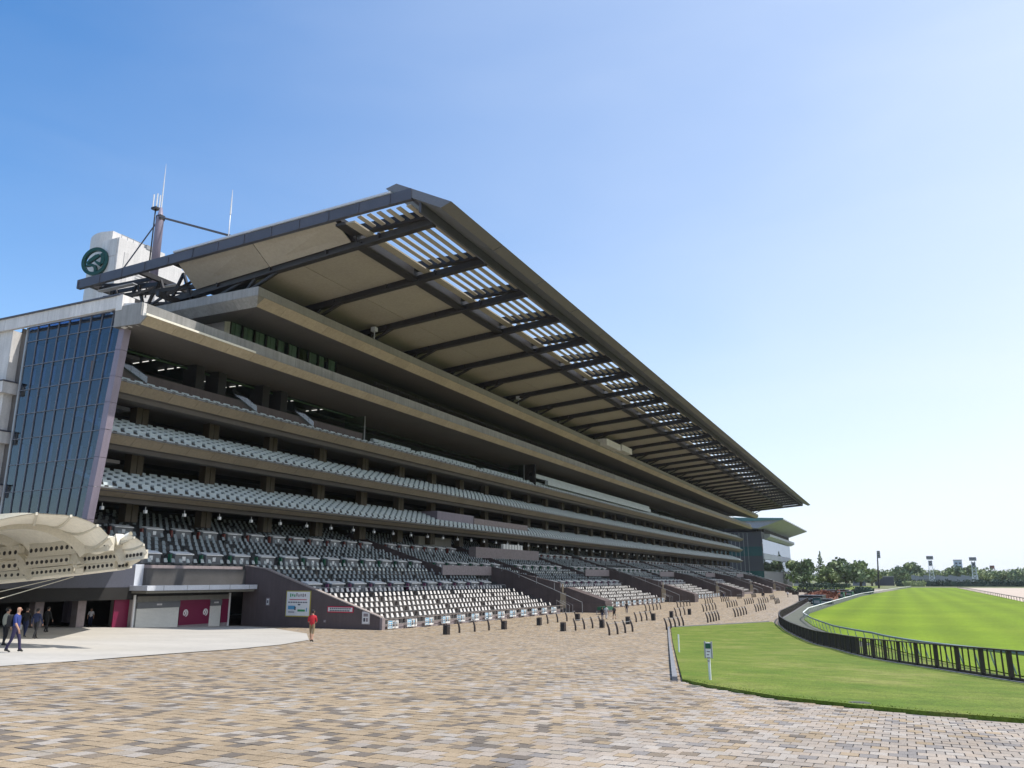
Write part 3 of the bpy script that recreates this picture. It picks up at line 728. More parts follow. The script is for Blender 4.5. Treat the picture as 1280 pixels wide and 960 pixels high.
# stair balustrades of glass on level five
for y in (56.2, 73.5, 85.0):
    for j in range(4):
        ya = y+j*1.15; za = 27.9-.42*j
        bb = MB(); bb.add([(-73.6, ya, za-.0), (-73.6, ya+1.1, za-.42), (-73.6, ya+1.1, za+.75-.42), (-73.6, ya, za+.75), (-73.56, ya, za-.0), (-73.56, ya+1.1, za-.42), (-73.56, ya+1.1, za+.75-.42), (-73.56, ya, za+.75)],
               [(0, 1, 2, 3), (7, 6, 5, 4), (0, 4, 5, 1), (1, 5, 6, 2), (2, 6, 7, 3), (3, 7, 4, 0)]); bb.build('balustrade_pane', M['glass_clear'], b4)
    for q in ((y-1.6, y-.3), (y-5.2, y-3.9)):
        if q[0] > 60: bb = MB(); bb.box(-76.6, -74.4, q[0], q[1], 26, 30.3); bb.build('stair_pier', M['inner'], b4)
# ceiling lights on level five
lt = None
for k in range(8):
    for j in range(3):
        x, y = -76.8-j*1.6, 57.5+k*5.2+(1.5 if k % 2 else 0)
        if lt is None:
            bb = MB(); bb.box(x-.5, x+.5, y-.035, y+.035, 30.14, 30.22); lt = bb.build('ceiling_light', M['tube'], GS, loc=(x, y, 30.2))
        else: inst(lt, 'ceiling_light', GS, (x, y, 30.2))
# interior back walls, ends and columns
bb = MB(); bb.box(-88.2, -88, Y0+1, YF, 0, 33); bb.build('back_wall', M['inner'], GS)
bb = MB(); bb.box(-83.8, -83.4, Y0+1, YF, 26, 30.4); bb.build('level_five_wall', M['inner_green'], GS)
bb = MB(); bb.prism([(-84, 30.42), (-76, 30.3), (-76, 30.36), (-84, 30.48)], Y0+1, 103); bb.build('level_five_ceiling', M['inner_green'], GS)
bb = MB()
for z in (14.0, 19.5):
    bb.box(-88, -83, Y0+1, YF, z-.3, z+.3)
bb.build('floor_edge', M['inner'], GS)
cs = None
for k in range(34):
    y = 62.6+10.95*k
    for z0, z1 in ((11.2, 13.6), (16.5, 18.9), (21.6, 24.2)):
        key = 'col%.1f' % z0
        if key not in count:
            bb = MB(); bb.box(-78, -76.9, y, y+.75, z0, z1); bb.box(-77.95, -76.95, y+.9, y+1.7, z0, z1)
            count[key] = bb.build('column', M['col_tan'], GS, loc=(-77, y, z0))
        else: inst(count[key], 'column', GS, (-77, y, z0))
# small white cameras / lamps hanging under deck two
lm = None
for k in range(40):
    y = 57+k*5.4
    if lm is None:
        bb = MB(); bb.box(-73.75, -73.45, y-.15, y+.15, 12.0, 12.35); bb.box(-73.62, -73.58, y-.02, y+.02, 12.3, 12.7); lm = bb.build('hanging_lamp', M['white'], GS, loc=(-73.6, y, 12.2))
    else: inst(lm, 'hanging_lamp', GS, (-73.6, y, 12.2))

# --- glass end wall
def gx(u, z):                                         # u 0 (left) .. 1 (leaning right edge)
    xr = -72.6+(z-8)*(2.7/19.6)*(.8 if z > 20 else .85)
    return -85.4+(xr+85.4)*u
zs = [1.0, 4.4, 7.6, 10.8, 14.0, 16.9, 19.7, 22.45, 25.15, 27.9, 30.7, 32.4]
us = [i/9 for i in range(10)]
gw = MB(); gw.box(-85.6, -85.35, Y0-.12, Y0+.1, 1, 32.4); gw = gw.build('curtain_wall', M['grey_metal'], GS)
for a, c in zip(zs, zs[1:]):
    for u0, u1 in zip(us, us[1:]):
        p = [gx(u0, a)+.04, gx(u1, a)-.04, gx(u1, c)-.04, gx(u0, c)+.04]; t = random.uniform(-.03, .03)
        bb = MB(); bb.add([(p[0], Y0, a+.04), (p[1], Y0+t, a+.04), (p[2], Y0+t, c-.04), (p[3], Y0, c-.04), (p[0], Y0+.03, a+.04), (p[1], Y0+.03+t, a+.04), (p[2], Y0+.03+t, c-.04), (p[3], Y0+.03, c-.04)],
                   [(0, 1, 2, 3), (7, 6, 5, 4), (0, 4, 5, 1), (1, 5, 6, 2), (2, 6, 7, 3), (3, 7, 4, 0)]); bb.build('pane', M['glass_blue'], gw)
for u in us[1:]:
    bb = MB()
    for a, c in zip(zs, zs[1:]): bb.beam((gx(u, a), Y0-.03, a), (gx(u, c), Y0-.03, c), .08, .16)
    bb.build('mullion', M['mullion'], gw)
for z in zs:
    bb = MB(); bb.box(gx(0, z), gx(1, z), Y0-.10, Y0+.05, z-.035, z+.035); bb.build('transom', M['mullion'], gw)
for i in range(9):                                    # blinds behind the glass
    for a, c in zip(zs[5:], zs[6:]):
        u0 = us[i]+.055; u1 = us[i]+.1
        bb = MB(); bb.add([(gx(u0, a), Y0+.5, a), (gx(u1, a), Y0+.5, a), (gx(u1, c), Y0+.5, c), (gx(u0, c), Y0+.5, c)], [(0, 1, 2, 3)])
        bb.add([(gx(u0, a), Y0+.56, a), (gx(u1, a), Y0+.56, a), (gx(u1, c), Y0+.56, c), (gx(u0, c), Y0+.56, c)], [(3, 2, 1, 0)])
        bb.build('blind', M['white_panel'], gw)
bb = MB(); bb.box(-85.3, -76, Y0+3, Y0+3.2, 1, 32.3); bb.box(-85.35, -85.1, Y0+.2, Y0+3, 1, 32.3)
for z in zs[1:-1:2]: bb.box(-85.2, gx(1, z)-.4, Y0+.3, Y0+3, z-.25, z+.1)
bb.build('stairwell_wall', M['inner'], gw)
bb = MB()                                             # leaning lavender column in jointed lengths
for a, c in zip(zs, zs[1:]):
    p, q = Vector((gx(1, a)+.45, Y0, a)), Vector((gx(1, c)+.45, Y0, c)); d = (q-p).normalized()
    b1 = MB(); b1.beam(p+d*.02, q-d*.02, .8, .8); b1.build('corner_column', M['lav'], gw)
# white end block left of the glass, with ledges
eb = MB(); eb.box(-110, -87.2, 53.6, 60, 0, 32.2); eb = eb.build('end_block', M['white_panel'], GS)
eb2 = MB(); eb2.box(-87.18, -85.7, 54.6, 60, 0, 32.2); eb2.build('end_return', M['soffit'], GS)
for z in (24.9, 19.4, 13.6, 8.2):
    bb = MB(); bb.box(-110, -86.5, 52.9, 55, z, z+1.25); bb.build('ledge', M['white_panel'], eb)
    bb = MB(); bb.box(-110, -86.4, 52.8, 55.1, z+1.27, z+1.4); bb.build('ledge_cap', M['steel_blue'], eb)
for k in range(5):
    bb = MB(); bb.box(-89.5-k*2.3-.03, -89.5-k*2.3+.03, 53.56, 53.61, 0, 32); bb.build('panel_joint', M['soffit'], eb)
bb = MB(); bb.box(-110, -85, 56, 60, 0, 33); bb.build('end_core', M['inner'], GS)

# --- lower terrace
def y_start(x):
    return 68.75 if x > -64.4 else 55.2
gaps_low = [(117.0+61*n, 120.4+61*n) for n in range(5)]
gaps_up = [(108.2+30.5*n, 111.4+30.5*n) for n in range(11)]
NR = 24
def row_xz(k): return -47.0-1.55*k, .55+.5*k
def intervals(k):
    x, z = row_xz(k); gaps = gaps_low if k <= 8 else gaps_up
    out = []; y = y_start(x-.7)
    for a, c in gaps:
        if a > y: out.append((y, a))
        y = max(y, c)
    out.append((y, YF-6)); return out
tb = MB()
for k in range(NR):
    x, z = row_xz(k)
    for a, c in intervals(k): tb.box(x-1.549, x, a, c, z-1.6, z)
terr = tb.build('terrace', M['terrace'], GS)
x_, z_ = row_xz(NR)
bb = MB(); zm = -1.2+(z_-1)*(64.6-47)/(-47-x_)
bb.prism([(-47, -1.2), (-64.6, zm), (-64.6, zm-.8), (-47, -2)], 69, YF); bb.prism([(-64.61, zm), (x_, z_-2.2), (x_, z_-3), (-64.61, zm-.8)], 55.3, YF); bb.box(-88, x_, 60, YF, z_-1.6, z_-.5); bb.build('stair_floor', M['inner'], GS)
# flights of steps inside the stair gaps
fb = MB()
for k in range(NR):
    x, z = row_xz(k)
    for a, c in (gaps_low if k <= 8 else gaps_up):
        for j in range(3):
            fb.box(x-.52*(j+1), x-.52*j, a+.2, c-.2, z-2, z-1.1+.17*j)
fb.build('gangway_steps', M['brown'], terr)
gw_ = None
for a, c in gaps_up:
    xa, za = row_xz(9); xb, zb_ = row_xz(NR-1)
    if gw_ is None:
        q = MB(); q.prism([(xa, za-1.5), (xa, za+.55), (xb, zb_+.55), (xb, zb_-1.5)], c-.16, c-.01); gw_ = q.build('gangway_wall', M['brown'], terr, loc=(xa, c, za))
    else: inst(gw_, 'gangway_wall', terr, (xa, c, za))
def seat(b, x, y, z, w=.52):
    b.add([(x-.42, y, z+.44), (x-.42, y+w, z+.44), (x+.04, y+w, z+.46), (x+.04, y, z+.46), (x-.42, y, z+.36), (x-.42, y+w, z+.36), (x+.02, y+w, z+.38), (x+.02, y, z+.38)],
          [(0, 1, 2, 3), (3, 2, 6, 7), (0, 3, 7, 4), (1, 5, 6, 2), (4, 7, 6, 5)], 1)
    b.add([(x-.46, y+.03, z+.60), (x-.46, y+w-.03, z+.60), (x-.60, y+w-.09, z+1.0), (x-.60, y+.09, z+1.0), (x-.40, y+.03, z+.60), (x-.40, y+w-.03, z+.60), (x-.55, y+w-.09, z+1.0), (x-.55, y+.09, z+1.0)],
          [(0, 3, 2, 1), (4, 5, 6, 7), (3, 7, 6, 2), (0, 4, 7, 3), (1, 2, 6, 5)], 0)
    b.add([(x-.32, y+.12, z), (x-.2, y+.12, z), (x-.2, y+w-.12, z), (x-.32, y+w-.12, z), (x-.32, y+.12, z+.37), (x-.2, y+.12, z+.37), (x-.2, y+w-.12, z+.37), (x-.32, y+w-.12, z+.37)],
          [(0, 1, 5, 4), (1, 2, 6, 5), (2, 3, 7, 6), (3, 0, 4, 7)], 1)
CAB = (6, 12, 18)
spots = []
for k in range(NR):
    x, z = row_xz(k)
    if k in CAB: continue
    for a, c in intervals(k):
        y = a+.35+.32*(k % 3)
        n = 0
        while y < c-.6:
            n += 1
            if not (203 < y < 225 and k == 14): spots.append((math.hypot(x, y)+(25 if k > 5 else 0), k, x-.75+random.uniform(-.03, .03), y, z))
            y += .95 if n % 9 else 1.75
spots.sort()
near = {}; rows_w, rows_g = MB(), MB()
for i, (d, k, x, y, z) in enumerate(spots):
    white = k < 6
    if i < 300:
        key = white
        if key not in near:
            q = MB(); seat(q, x, y, z); near[key] = q.build('seat', [M['seat_white' if white else 'seat_shaded'], M['seat_pan' if white else 'seat_pan_shaded']], terr, loc=(x, y, z))
        else: inst(near[key], 'seat', terr, (x, y, z))
    else: seat(rows_w if white else rows_g, x, y, z)
rows_w.build('seat_rows', [M['seat_white'], M['seat_pan']], terr, kind='stuff'); rows_g.build('grey_seat_rows', [M['seat_shaded'], M['seat_pan_shaded']], terr, kind='stuff')  # grey rows carry the roof's shade in their seat colour
# counters with white tops on the three breaks
def counter(b, x, y, z, fl, wid=2.3):
    b.box(x-1.25, x-.45, y, y+wid, z, z+1.0, 0)
    b.add([(x-1.3, y-.04, z+1.25), (x-1.3, y+wid+.04, z+1.25), (x-.32, y+wid+.04, z+1.0), (x-.32, y-.04, z+1.0), (x-1.3, y-.04, z+1.18), (x-1.3, y+wid+.04, z+1.18), (x-.32, y+wid+.04, z+.9), (x-.32, y-.04, z+.9)],
          [(0, 1, 2, 3), (7, 6, 5, 4), (0, 4, 5, 1), (1, 5, 6, 2), (2, 6, 7, 3), (3, 7, 4, 0)], 1)
    b.box(x-.449, x-.42, y+wid*.4, y+wid*.4+.42, z+.30, z+.72, 1)
    b.box(x-.9, x-.55, y-.5, y-.3, z+.15, z+.95, 2); b.box(x-.9, x-.55, y-.28, y-.16, z+.2, z+.9, 3)
for k, fl in zip(CAB, ('purple_flag', 'green_flag', 'red_flag')):
    x, z = row_xz(k); far = MB(); src = None; n = 0
    ms = [M['cab_grey'], M['cab_top'], M[fl], M['blk']]
    for a, c in intervals(k):
        y = a+.9
        while y < c-2.5:
            n += 1
            if n <= 60:
                if src is None:
                    q = MB(); counter(q, x, y, z, fl); src = q.build('counter', ms, terr, loc=(x, y, z))
                else: inst(src, 'counter', terr, (x, y, z))
            else: counter(far, x, y, z, fl)
            y += 4.1
    if far.v: far.build('counter_row', ms, terr, kind='stuff')
# rail in front of the lowest counters
x, z = row_xz(6); bb = MB()
for a, c in intervals(6):
    bb.tube([(x+.1, a+.2, z+.55), (x+.1, c-.2, z+.55)], .04, 5)
    y = a+.2
    while y < c: bb.tube([(x+.1, y, z-.1), (x+.1, y, z+.55)], .03, 5); y += 2.0
bb.build('counter_rail', M['grey_metal'], terr)
# near end wall of the terrace, sloping with the seats
b = MB(); b.prism([(-46.4, -.3), (-46.4, 1.3), (-61.3, 6.02), (-64.2, 6.38), (-64.2, -.3)], 68.2, 68.6); ew = b.build('end_wall', M['brown'], GS)
bb = MB()
for p, q in (((-46.35, 1.33), (-61.3, 6.07)), ((-61.35, 6.07), (-64.2, 6.43))):
    bb.add([(p[0], 68.12, p[1]), (q[0], 68.12, q[1]), (q[0], 68.68, q[1]), (p[0], 68.68, p[1]), (p[0], 68.12, p[1]+.1), (q[0], 68.12, q[1]+.1), (q[0], 68.68, q[1]+.1), (p[0], 68.68, p[1]+.1)],
           [(3, 2, 1, 0), (4, 5, 6, 7), (0, 1, 5, 4), (1, 2, 6, 5), (2, 3, 7, 6), (3, 0, 4, 7)])
bb.build('coping', M['brown_cap'], ew)
bb = MB(); bb.box(-46.38, -46.1, 68.15, 68.65, -.3, 1.32); bb.build('wall_end_stone', M['tile_grey'], ew)
# angled parapet running on from the end wall
def ang(t, off=0, z=0):                               # along the angled front (towards the left), off = outwards
    return Vector((-64.5+off, 68.15-t, z))
def ang_box(b, t0, t1, o0, o1, z0, z1, mi=None):
    a, c, d, e = ang(t0, o1), ang(t1, o1), ang(t1, o0), ang(t0, o0)
    return b.add([(p.x, p.y, z0) for p in (a, c, d, e)]+[(p.x, p.y, z1) for p in (a, c, d, e)],
                 [(0, 1, 2, 3), (7, 6, 5, 4), (0, 4, 5, 1), (1, 5, 6, 2), (2, 6, 7, 3), (3, 7, 4, 0)], mi)
b = MB(); ang_box(b, 0.02, 12.9, -.5, 0, 4.3, 6.35); pw = b.build('terrace_parapet', M['tile_grey'], GS)
b = MB(); ang_box(b, 12.95, 13.9, -.5, .03, 4.3, 6.4); b.build('pale_pier', M['canopy_white'], pw)
b = MB(); ang_box(b, 13.95, 40, -.5, 0, 4.3, 6.3); b.build('terrace_parapet', M['steel_blue'], GS)  # same parapet in a darker colour that stands in for canopy shade
b = MB(); ang_box(b, 0, 44, -.4, .02, 3.2, 4.28); b.build('fascia_beam', M['inner'], GS)
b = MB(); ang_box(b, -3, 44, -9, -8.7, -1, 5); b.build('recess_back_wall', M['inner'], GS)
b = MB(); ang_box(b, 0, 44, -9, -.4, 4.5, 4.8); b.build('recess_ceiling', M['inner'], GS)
for t in (17.5, 21.5, 25.5, 31):
    b = MB(); ang_box(b, t, t+.8, -2.2, -1.4, -.6, 4.4); b.build('recess_column', M['tile_grey'], GS)
# stair mouths between the seat blocks
W_ST = None
for n in range(5):
    y = 120.5+61*n
    if n == 0:
        b = MB(); b.prism([(-60.5, -.2), (-60.5, 7.0), (-48.3, 4.4), (-48.3, -.2)], y, y+.5); b.prism([(-47.3, -.2), (-47.3, 3.75), (-40.9, 1.75), (-40.9, -.2)], y, y+3.2)
        b.box(-48.28, -47.32, y+.2, y+.6, -.2, 3.7); st = b.build('stair_wall', M['brown'], GS, loc=(-47, y, 0))
        q = MB(); q.box(-46.3, -40.85, y-.06, y+3.3, -.25, 1.2); q.box(-46.4, -40.8, y-.1, y+3.35, 1.2, 1.32); pl = q.build('plinth', M['brown'], st, loc=(-47, y, 0))
        q = MB(); q.box(-48.27, -47.35, y-.02, y+.19, .4, 2.9); q.box(-48.0, -47.8, y-.02, y+.15, 2.9, 4.3); pi = q.build('pale_pillar', M['fascia'], st, loc=(-47, y, 0))
        q = MB(); q.prism([(-60.6, 5.6), (-60.4, 5.6), (-60.4, 7.0), (-60.6, 7.0)], y-16, y-.02); bp_ = q.build('mouth_parapet', M['tile_grey'], st, loc=(-47, y, 0))
        q = MB(); q.tube([(-60, y-3.1, 7.2), (-58, y-3.1, 7.15), (-48, y-3.1, 3.4), (-43.5, y-3.1, 1.6), (-43.5, y-3.1, 0)], .05, 6)
        for xx_ in (-60, -57, -54, -51, -48): q.tube([(xx_, y-3.1, 4.6+.32*(-xx_-52)), (xx_, y-3.1, 5.6+.32*(-xx_-52)+.15)], .035, 5)
        for dy in (0, 1.4, 2.8): q.tube([(-46.5, y-6+dy, 0), (-46.5, y-6+dy, 1.9), (-45.0, y-6+dy, 1.2), (-45.0, y-6+dy, 0)], .035, 5)
        hr = q.build('handrail', M['grey_metal'], st, loc=(-47, y, 0))
    else:
        s2 = inst(st, 'stair_wall', GS, (-47, y, 0))
        for nm, src_ in (('plinth', pl), ('pale_pillar', pi), ('mouth_parapet', bp_), ('handrail', hr)): inst(src_, nm, s2, (-47, y, 0))
# grey balcony hut on the terrace with small white units
b = MB(); b.box(-73, -71.5, 136, 166, 8.9, 10.9); b.box(-76, -73, 136, 166, 8.9, 9.2); bal = b.build('terrace_balcony', M['tile_grey'], GS)
for k in range(7):
    bb = MB(); bb.box(-72.6, -72.0, 149+k*1.4, 150+k*1.4, 10.9, 11.9); bb.build('white_unit', M['white'], bal)
bb = MB(); bb.box(-79, -78, 126, 138, 9, 12.6); bb.build('service_door_wall', M['fascia_grey'], GS)
# low front wall, rail and notice boards at the foot of the seats
fw = MB()
for a, c in [(68.8, 116.6)]+[(121.5+3+61*n, 177.6+61*n) for n in range(5)]:
    fw.box(-46.95, -46.75, a, c, -.2, .5)
fw = fw.build('front_kerb_wall', M['tile_grey'], terr)
bb = MB()
for a, c in [(68.9, 116.6)]+[(124.5+61*n, 177.6+61*n) for n in range(3)]:
    y = a
    while y < c: bb.tube([(-46.3, y, -.1), (-46.3, y, 1.15)], .03, 5); y += 1.9
    for z in (1.15, .62): bb.tube([(-46.3, a, z), (-46.3, c, z)], .028, 5)
bb.build('front_rail', M['brown_cap'], terr)
nb_ = None
for n, (a, c) in enumerate([(69.6, 116)]+[(125+61*n, 177+61*n) for n in range(2)]):
    y = a
    while y < c-2:
        if nb_ is None:
            q = MB(); q.box(-46.45, -46.38, y, y+1.9, .22, 1.02, 0); q.box(-46.376, -46.372, y+.08, y+.75, .28, .96, 1)
            for i, (u, v, w, h) in enumerate(((.12, .35, .5, .1), (.2, .55, .35, .14), (.14, .78, .5, .08))): q.box(-46.371, -46.368, y+u, y+u+w, v, v+h, 0)
            for i in range(3): q.box(-46.376, -46.372, y+.95+.28*i, y+1.12+.28*i, .40+.06*(i % 2), .86, 1 if i % 2 else 2)
            q.box(-46.4, -46.36, y+.84, y+.9, .2, 1.04, 3)
            nb_ = q.build('notice_board', [M['white'], M['blue_sheet'], M['ink'], M['grey_metal']], terr, loc=(-46.4, y, 0))
        else: inst(nb_, 'notice_board', terr, (-46.4, y, 0))
        y += 3.55
# posters on the end wall (flat print in raised frames)
def poster(name, x0, x1, z0, z1, frame, parts, label):
    q = MB(); q.box(x0, x1, 68.13, 68.19, z0, z1, 0); q.box(x0+.1, x1-.1, 68.118, 68.129, z0+.1, z1-.1, 1)
    ms = [frame, M['white']]
    for (u, v, w, h, mm) in parts:
        if mm not in ms: ms.append(mm)
        X0 = x0+(x1-x0)*u; Z0 = z0+(z1-z0)*v
        q.box(X0, X0+(x1-x0)*w, 68.108, 68.117, Z0, Z0+(z1-z0)*h, ms.index(mm))
    return q.build(name, ms, ew, label=label)
pp = [(.16+.085*i, .76+.02*(i % 2), .05, .1+.03*(i % 3 == 0), M['green_print' if i < 3 else 'tile_grey']) for i in range(8)]
pp += [(.15, .64, .7, .03, M['red_print'])]+[(.1+.1*i, .53, .07, .045, M['ink']) for i in range(8)]+[(.1, .28, .3, .14, M['blue_sheet']), (.36, .26, .06, .12, M['ink']), (.5, .44, .1, .05, M['ink']), (.5, .2, .3, .08, M['green_print']), (.12, .16, .25, .03, M['ink']), (.84, .2, .04, .14, M['blue_sheet'])]
poster('poster', -58.2, -55.0, 1.25, 3.85, M['yellow_print'], pp, 'white poster in a yellow and green frame')
poster('banner', -52.8, -49.6, 1.75, 2.35, M['red_print'], [(.1+.075*i, .55, .05, .22, M['ink']) for i in range(11)]+[(.1+.065*i, .2, .045, .24, M['ink']) for i in range(12)], 'white lettered banner with red ends')
poster('notice', -48.5, -47.6, .7, 1.9, M['white_panel'], [(.2, .6, .6, .25, M['tile_grey']), (.2, .2, .25, .3, M['ink']), (.55, .2, .25, .3, M['tile_grey'])], 'small pale grey notice by the low end')
poster('wall_plate', -60.9, -60.4, 2.3, 3.1, M['tile_grey'], [(.3, .3, .4, .4, M['cab_grey'])], 'small grey plate by the recess')
poster('wall_lamp', -53.2, -52.95, .75, 1.0, M['tile_grey'], [], 'tiny square lamp low on the wall')

# --- kiosk with shutters under the terrace parapet
kp0 = ang(8, 0, 0)
KS = thing('kiosk', 'kiosk with white roller shutters and burgundy panels below the terrace parapet', 'kiosk', (kp0.x, kp0.y, 0))
def kbox(name, t0, t1, o0, o1, z0, z1, m, parent=KS, label=None):
    b = MB(); ang_box(b, t0, t1, o0, o1, z0, z1); return b.build(name, m, parent, label=label)
T = lambda px: 68.15-64.5*ray(px, 740).y/-ray(px, 740).x
tl = {p: T(p) for p in (168, 172, 226, 263, 278, 286, 333)}
kbox('body', tl[286], tl[168], -3, -.02, -.5, 3.4, M['parapet'])
kbox('lintel', tl[286], tl[172]-.02, -.02, .06, 2.95, 3.45, M['fascia_grey'])
can = kbox('canopy', .05, 14.3, -.02, 2.3, 4.0, 4.45, M['canopy_white'])
for k in range(5):
    tt = 1.2+2.8*k
    kbox('seam', tt, tt+.05, 2.3, 2.32, 3.99, 4.46, M['grey_metal'], can)
kbox('canopy_soffit', .1, 14.1, .08, 2.0, 3.75, 3.98, M['fascia_grey'])
def shutter(t0, t1, label):
    b = MB(); z = .05
    while z < 2.35: ang_box(b, t0+.08, t1-.08, .0, .03+.02, z, z+.1); z += .115
    s = b.build('roller_shutter', M['shutter'], KS, label=label)
    kbox('shutter_box', t0+.03, t1-.03, .0, .12, 2.38, 2.92, M['cab_grey'])
    m_ = (t0+t1)/2; b = MB(); ang_box(b, m_-.3, m_+.3, .12, .14, 2.6, 2.75); b.build('small_sign', M['white_panel'], KS)
shutter(tl[226], tl[172], 'wide white roller shutter'); shutter(tl[278], tl[263], 'narrow white roller shutter')
kbox('panel', tl[263], tl[226], .0, .1, .62, 3.0, M['burgundy']); kbox('panel', tl[286], tl[278], .0, .1, .62, 3.0, M['burgundy'])
kbox('panel', tl[168], tl[168]+1.6, -.6, -.5, .2, 3.3, M['burgundy'])
kbox('tile_base', tl[263], tl[226], .0, .08, -.3, .6, M['tile_grey']); kbox('tile_base', tl[286], tl[278], .0, .08, -.3, .6, M['tile_grey'])
kbox('post', tl[168]-.12, tl[168]+.05, 0, .16, -.5, 3.6, M['white']); kbox('post', tl[286]-.2, tl[286]-.02, 0, .16, -.5, 3.6, M['white'])
for tt in (tl[226]-.75, tl[263]+.55):                  # pale round emblem with a prancing curl, one at each end of the panel
    b = MB()
    for k in range(9):
        a0 = rad(-40+k*34); a1 = rad(-40+(k+1)*34); r = .27
        p0 = ang(tt+r*math.cos(a0), .11, 1.75+r*1.15*math.sin(a0)); p1 = ang(tt+r*math.cos(a1), .11, 1.75+r*1.15*math.sin(a1)); b.beam(p0, p1, .05, .1)
    b.beam(ang(tt-.1, .11, 1.62), ang(tt+.12, .11, 1.95), .05, .13); b.beam(ang(tt-.12, .11, 1.9), ang(tt+.05, .11, 1.72), .05, .09)
    b.beam(ang(tt+.02, .11, 1.75), ang(tt+.12, .11, 1.5), .05, .08); b.build('emblem', M['white'], KS)
# dark doorway recess right of the kiosk
b = MB(); ang_box(b, .1, tl[286]-.3, -3, -2.8, -.5, 3.6); b.build('recess_screen', M['inner'], GS)

# --- rooftop tower with emblem, masts
TW = thing('rooftop_tower', 'white rounded tower with a dark green ring emblem rising behind the roof', 'tower', (-104, 84, 30))
b = MB(); nseg = 20; prof = []
for k in range(nseg+1):
    a = math.pi/2+math.pi*k/nseg
    prof.append((-111.5+6.4*math.cos(a), 85.6+5.5*math.sin(a)))
prof = prof+[(-109.3, 80.6), (-109.3, 91)]
vs = [(x, y, 30) for x, y in prof]+[(x, y, 59.8) for x, y in prof]; n = len(prof)
b.add(vs, [(i, (i+1) % n, n+(i+1) % n, n+i) for i in range(n)]+[tuple(range(n, 2*n))]); drum = b.build('drum', M['tower'], TW, smooth=False)
b = MB(); b.box(-109.6, -106.3, 79.4, 84, 30, 57.6); b.box(-106.28, -106.0, 79.42, 92, 30, 57.6); b.box(-106.3, -105.2, 86.5, 92, 30, 56.2); b.build('block', M['tower'], TW)
for x0, x1 in ((-109.62, -108.0), (-107.97, -106.3)):
    for z in (42, 46.2, 50.4, 54.6-.0):
        bb = MB(); bb.box(x0, x1, 79.32, 79.4, z, z+2.9 if z > 54 else z+4.1); bb.build('cladding_panel', M['white_panel'], TW)
bb = MB(); bb.box(-105.99, -105.9, 80.6, 81.4, 49, 55.5); bb.build('door_panel', M['white_panel'], TW)
bb = MB()
for k in range(9): bb.box(-105.99, -105.9, 83, 85.6, 49.5+k*.5, 49.75+k*.5)
bb.build('vent_grille', M['white_panel'], TW)
bb = MB()
for k in range(7): bb.tube([(-106.3, 80+k*1.1, 57.6), (-106.3, 80+k*1.1, 58.4)], .05, 5)
bb.tube([(-106.3, 80, 58.3), (-106.3, 87, 58.3)], .06, 5); bb.box(-106.6, -105.9, 84.5, 86, 57.6, 58.3); bb.build('roof_railing', M['grey_metal'], TW)
# emblem: ring with a slanting T-like horse figure, set proud of the drum
ec = Vector((-110.1, 79.0, 53.9)); en = Vector((.25, -.97, 0)).normalized(); eu = Vector((.97, .25, 0)).normalized(); ez = Vector((0, 0, 1))
b = MB(); K = 36; ro, ri = 2.35, 1.8; vs = []
for k in range(K):
    a = 2*math.pi*k/K
    for r, o_ in ((ro, 0), (ro, .5), (ri, .5), (ri, 0)): vs.append(ec+eu*(r*math.cos(a))+ez*(r*math.sin(a))+en*o_)
b.add(vs, [(4*k+j, 4*((k+1) % K)+j, 4*((k+1) % K)+(j+1) % 4, 4*k+(j+1) % 4) for k in range(K) for j in range(4)])
ring = b.build('emblem', M['emblem'], TW)
def stroke(pts, w):
    b = MB(); top = []; bot = []
    for i, p in enumerate(pts):
        a = Vector(pts[max(i-1, 0)]); c = Vector(pts[min(i+1, len(pts)-1)]); d = (c-a).normalized(); nn = Vector((-d.y, d.x))*(w[i]/2 if isinstance(w, list) else w/2)
        P = Vector(p); top.append(P+nn); bot.append(P-nn)
    poly = top+bot[::-1]; m_ = len(poly)
    vs = [ec+eu*p.x+ez*p.y+en*.05 for p in poly]+[ec+eu*p.x+ez*p.y+en*.45 for p in poly]
    q = len(top); fs = []
    for i in range(q-1):
        a_, b_, c_, d_ = i, i+1, m_-2-i, m_-1-i
        fs += [(a_, b_, c_, d_), (m_+a_, m_+b_, m_+c_, m_+d_)]
    fs += [(i, (i+1) % m_, m_+(i+1) % m_, m_+i) for i in range(m_)]
    b.add(vs, fs); b.build('emblem_stroke', M['emblem'], ring)
stroke([(-1.417, -0.283), (-0.729, 0.283), (0.081, 0.810), (0.608, 1.013)], [0.405, 0.608, 0.648, 0.405])
stroke([(0.000, 0.081), (0.608, -0.365), (1.094, -0.608)], [0.243, 0.446, 0.648]); stroke([(1.013, 1.256), (1.377, 0.486), (1.256, -0.486)], [0.405, 0.608, 0.567])
stroke([(-1.458, -0.648), (-0.648, -0.502), (0.041, -0.810), (0.283, -1.417), (0.162, -1.782)], [0.324, 0.446, 0.486, 0.486, 0.324])
def mast(name, label, px, pyb, pyt, Y, r0, r1, whip=0, m='lav', pxt=None):
    p = at_y(px, pyb, Y); q = at_y(pxt or px, pyt, Y); p.z = min(p.z, 42.5)
    t = thing(name, label, 'mast', (p.x, p.y, p.z)); b = MB(); b.tube([p, Vector((p.x, p.y, q.z-2)), Vector((p.x, p.y, q.z))], [r0, r0*.95, r1], 14); b.build('pole', M[m], t, smooth=True)
    if whip:
        b = MB(); b.tube([(p.x, p.y, q.z-.1), (p.x, p.y, q.z+whip*.5), (p.x, p.y, q.z+whip)], [.1, .07, .02], 6); b.build('whip_rod', M['white'], t)
    return t, Vector((p.x, p.y, q.z))
mt, mtop = mast('stay_mast', 'thick lavender mast with stay cables and a lightning rod', 193, 335, 262, 70, .56, .16, 6.6)
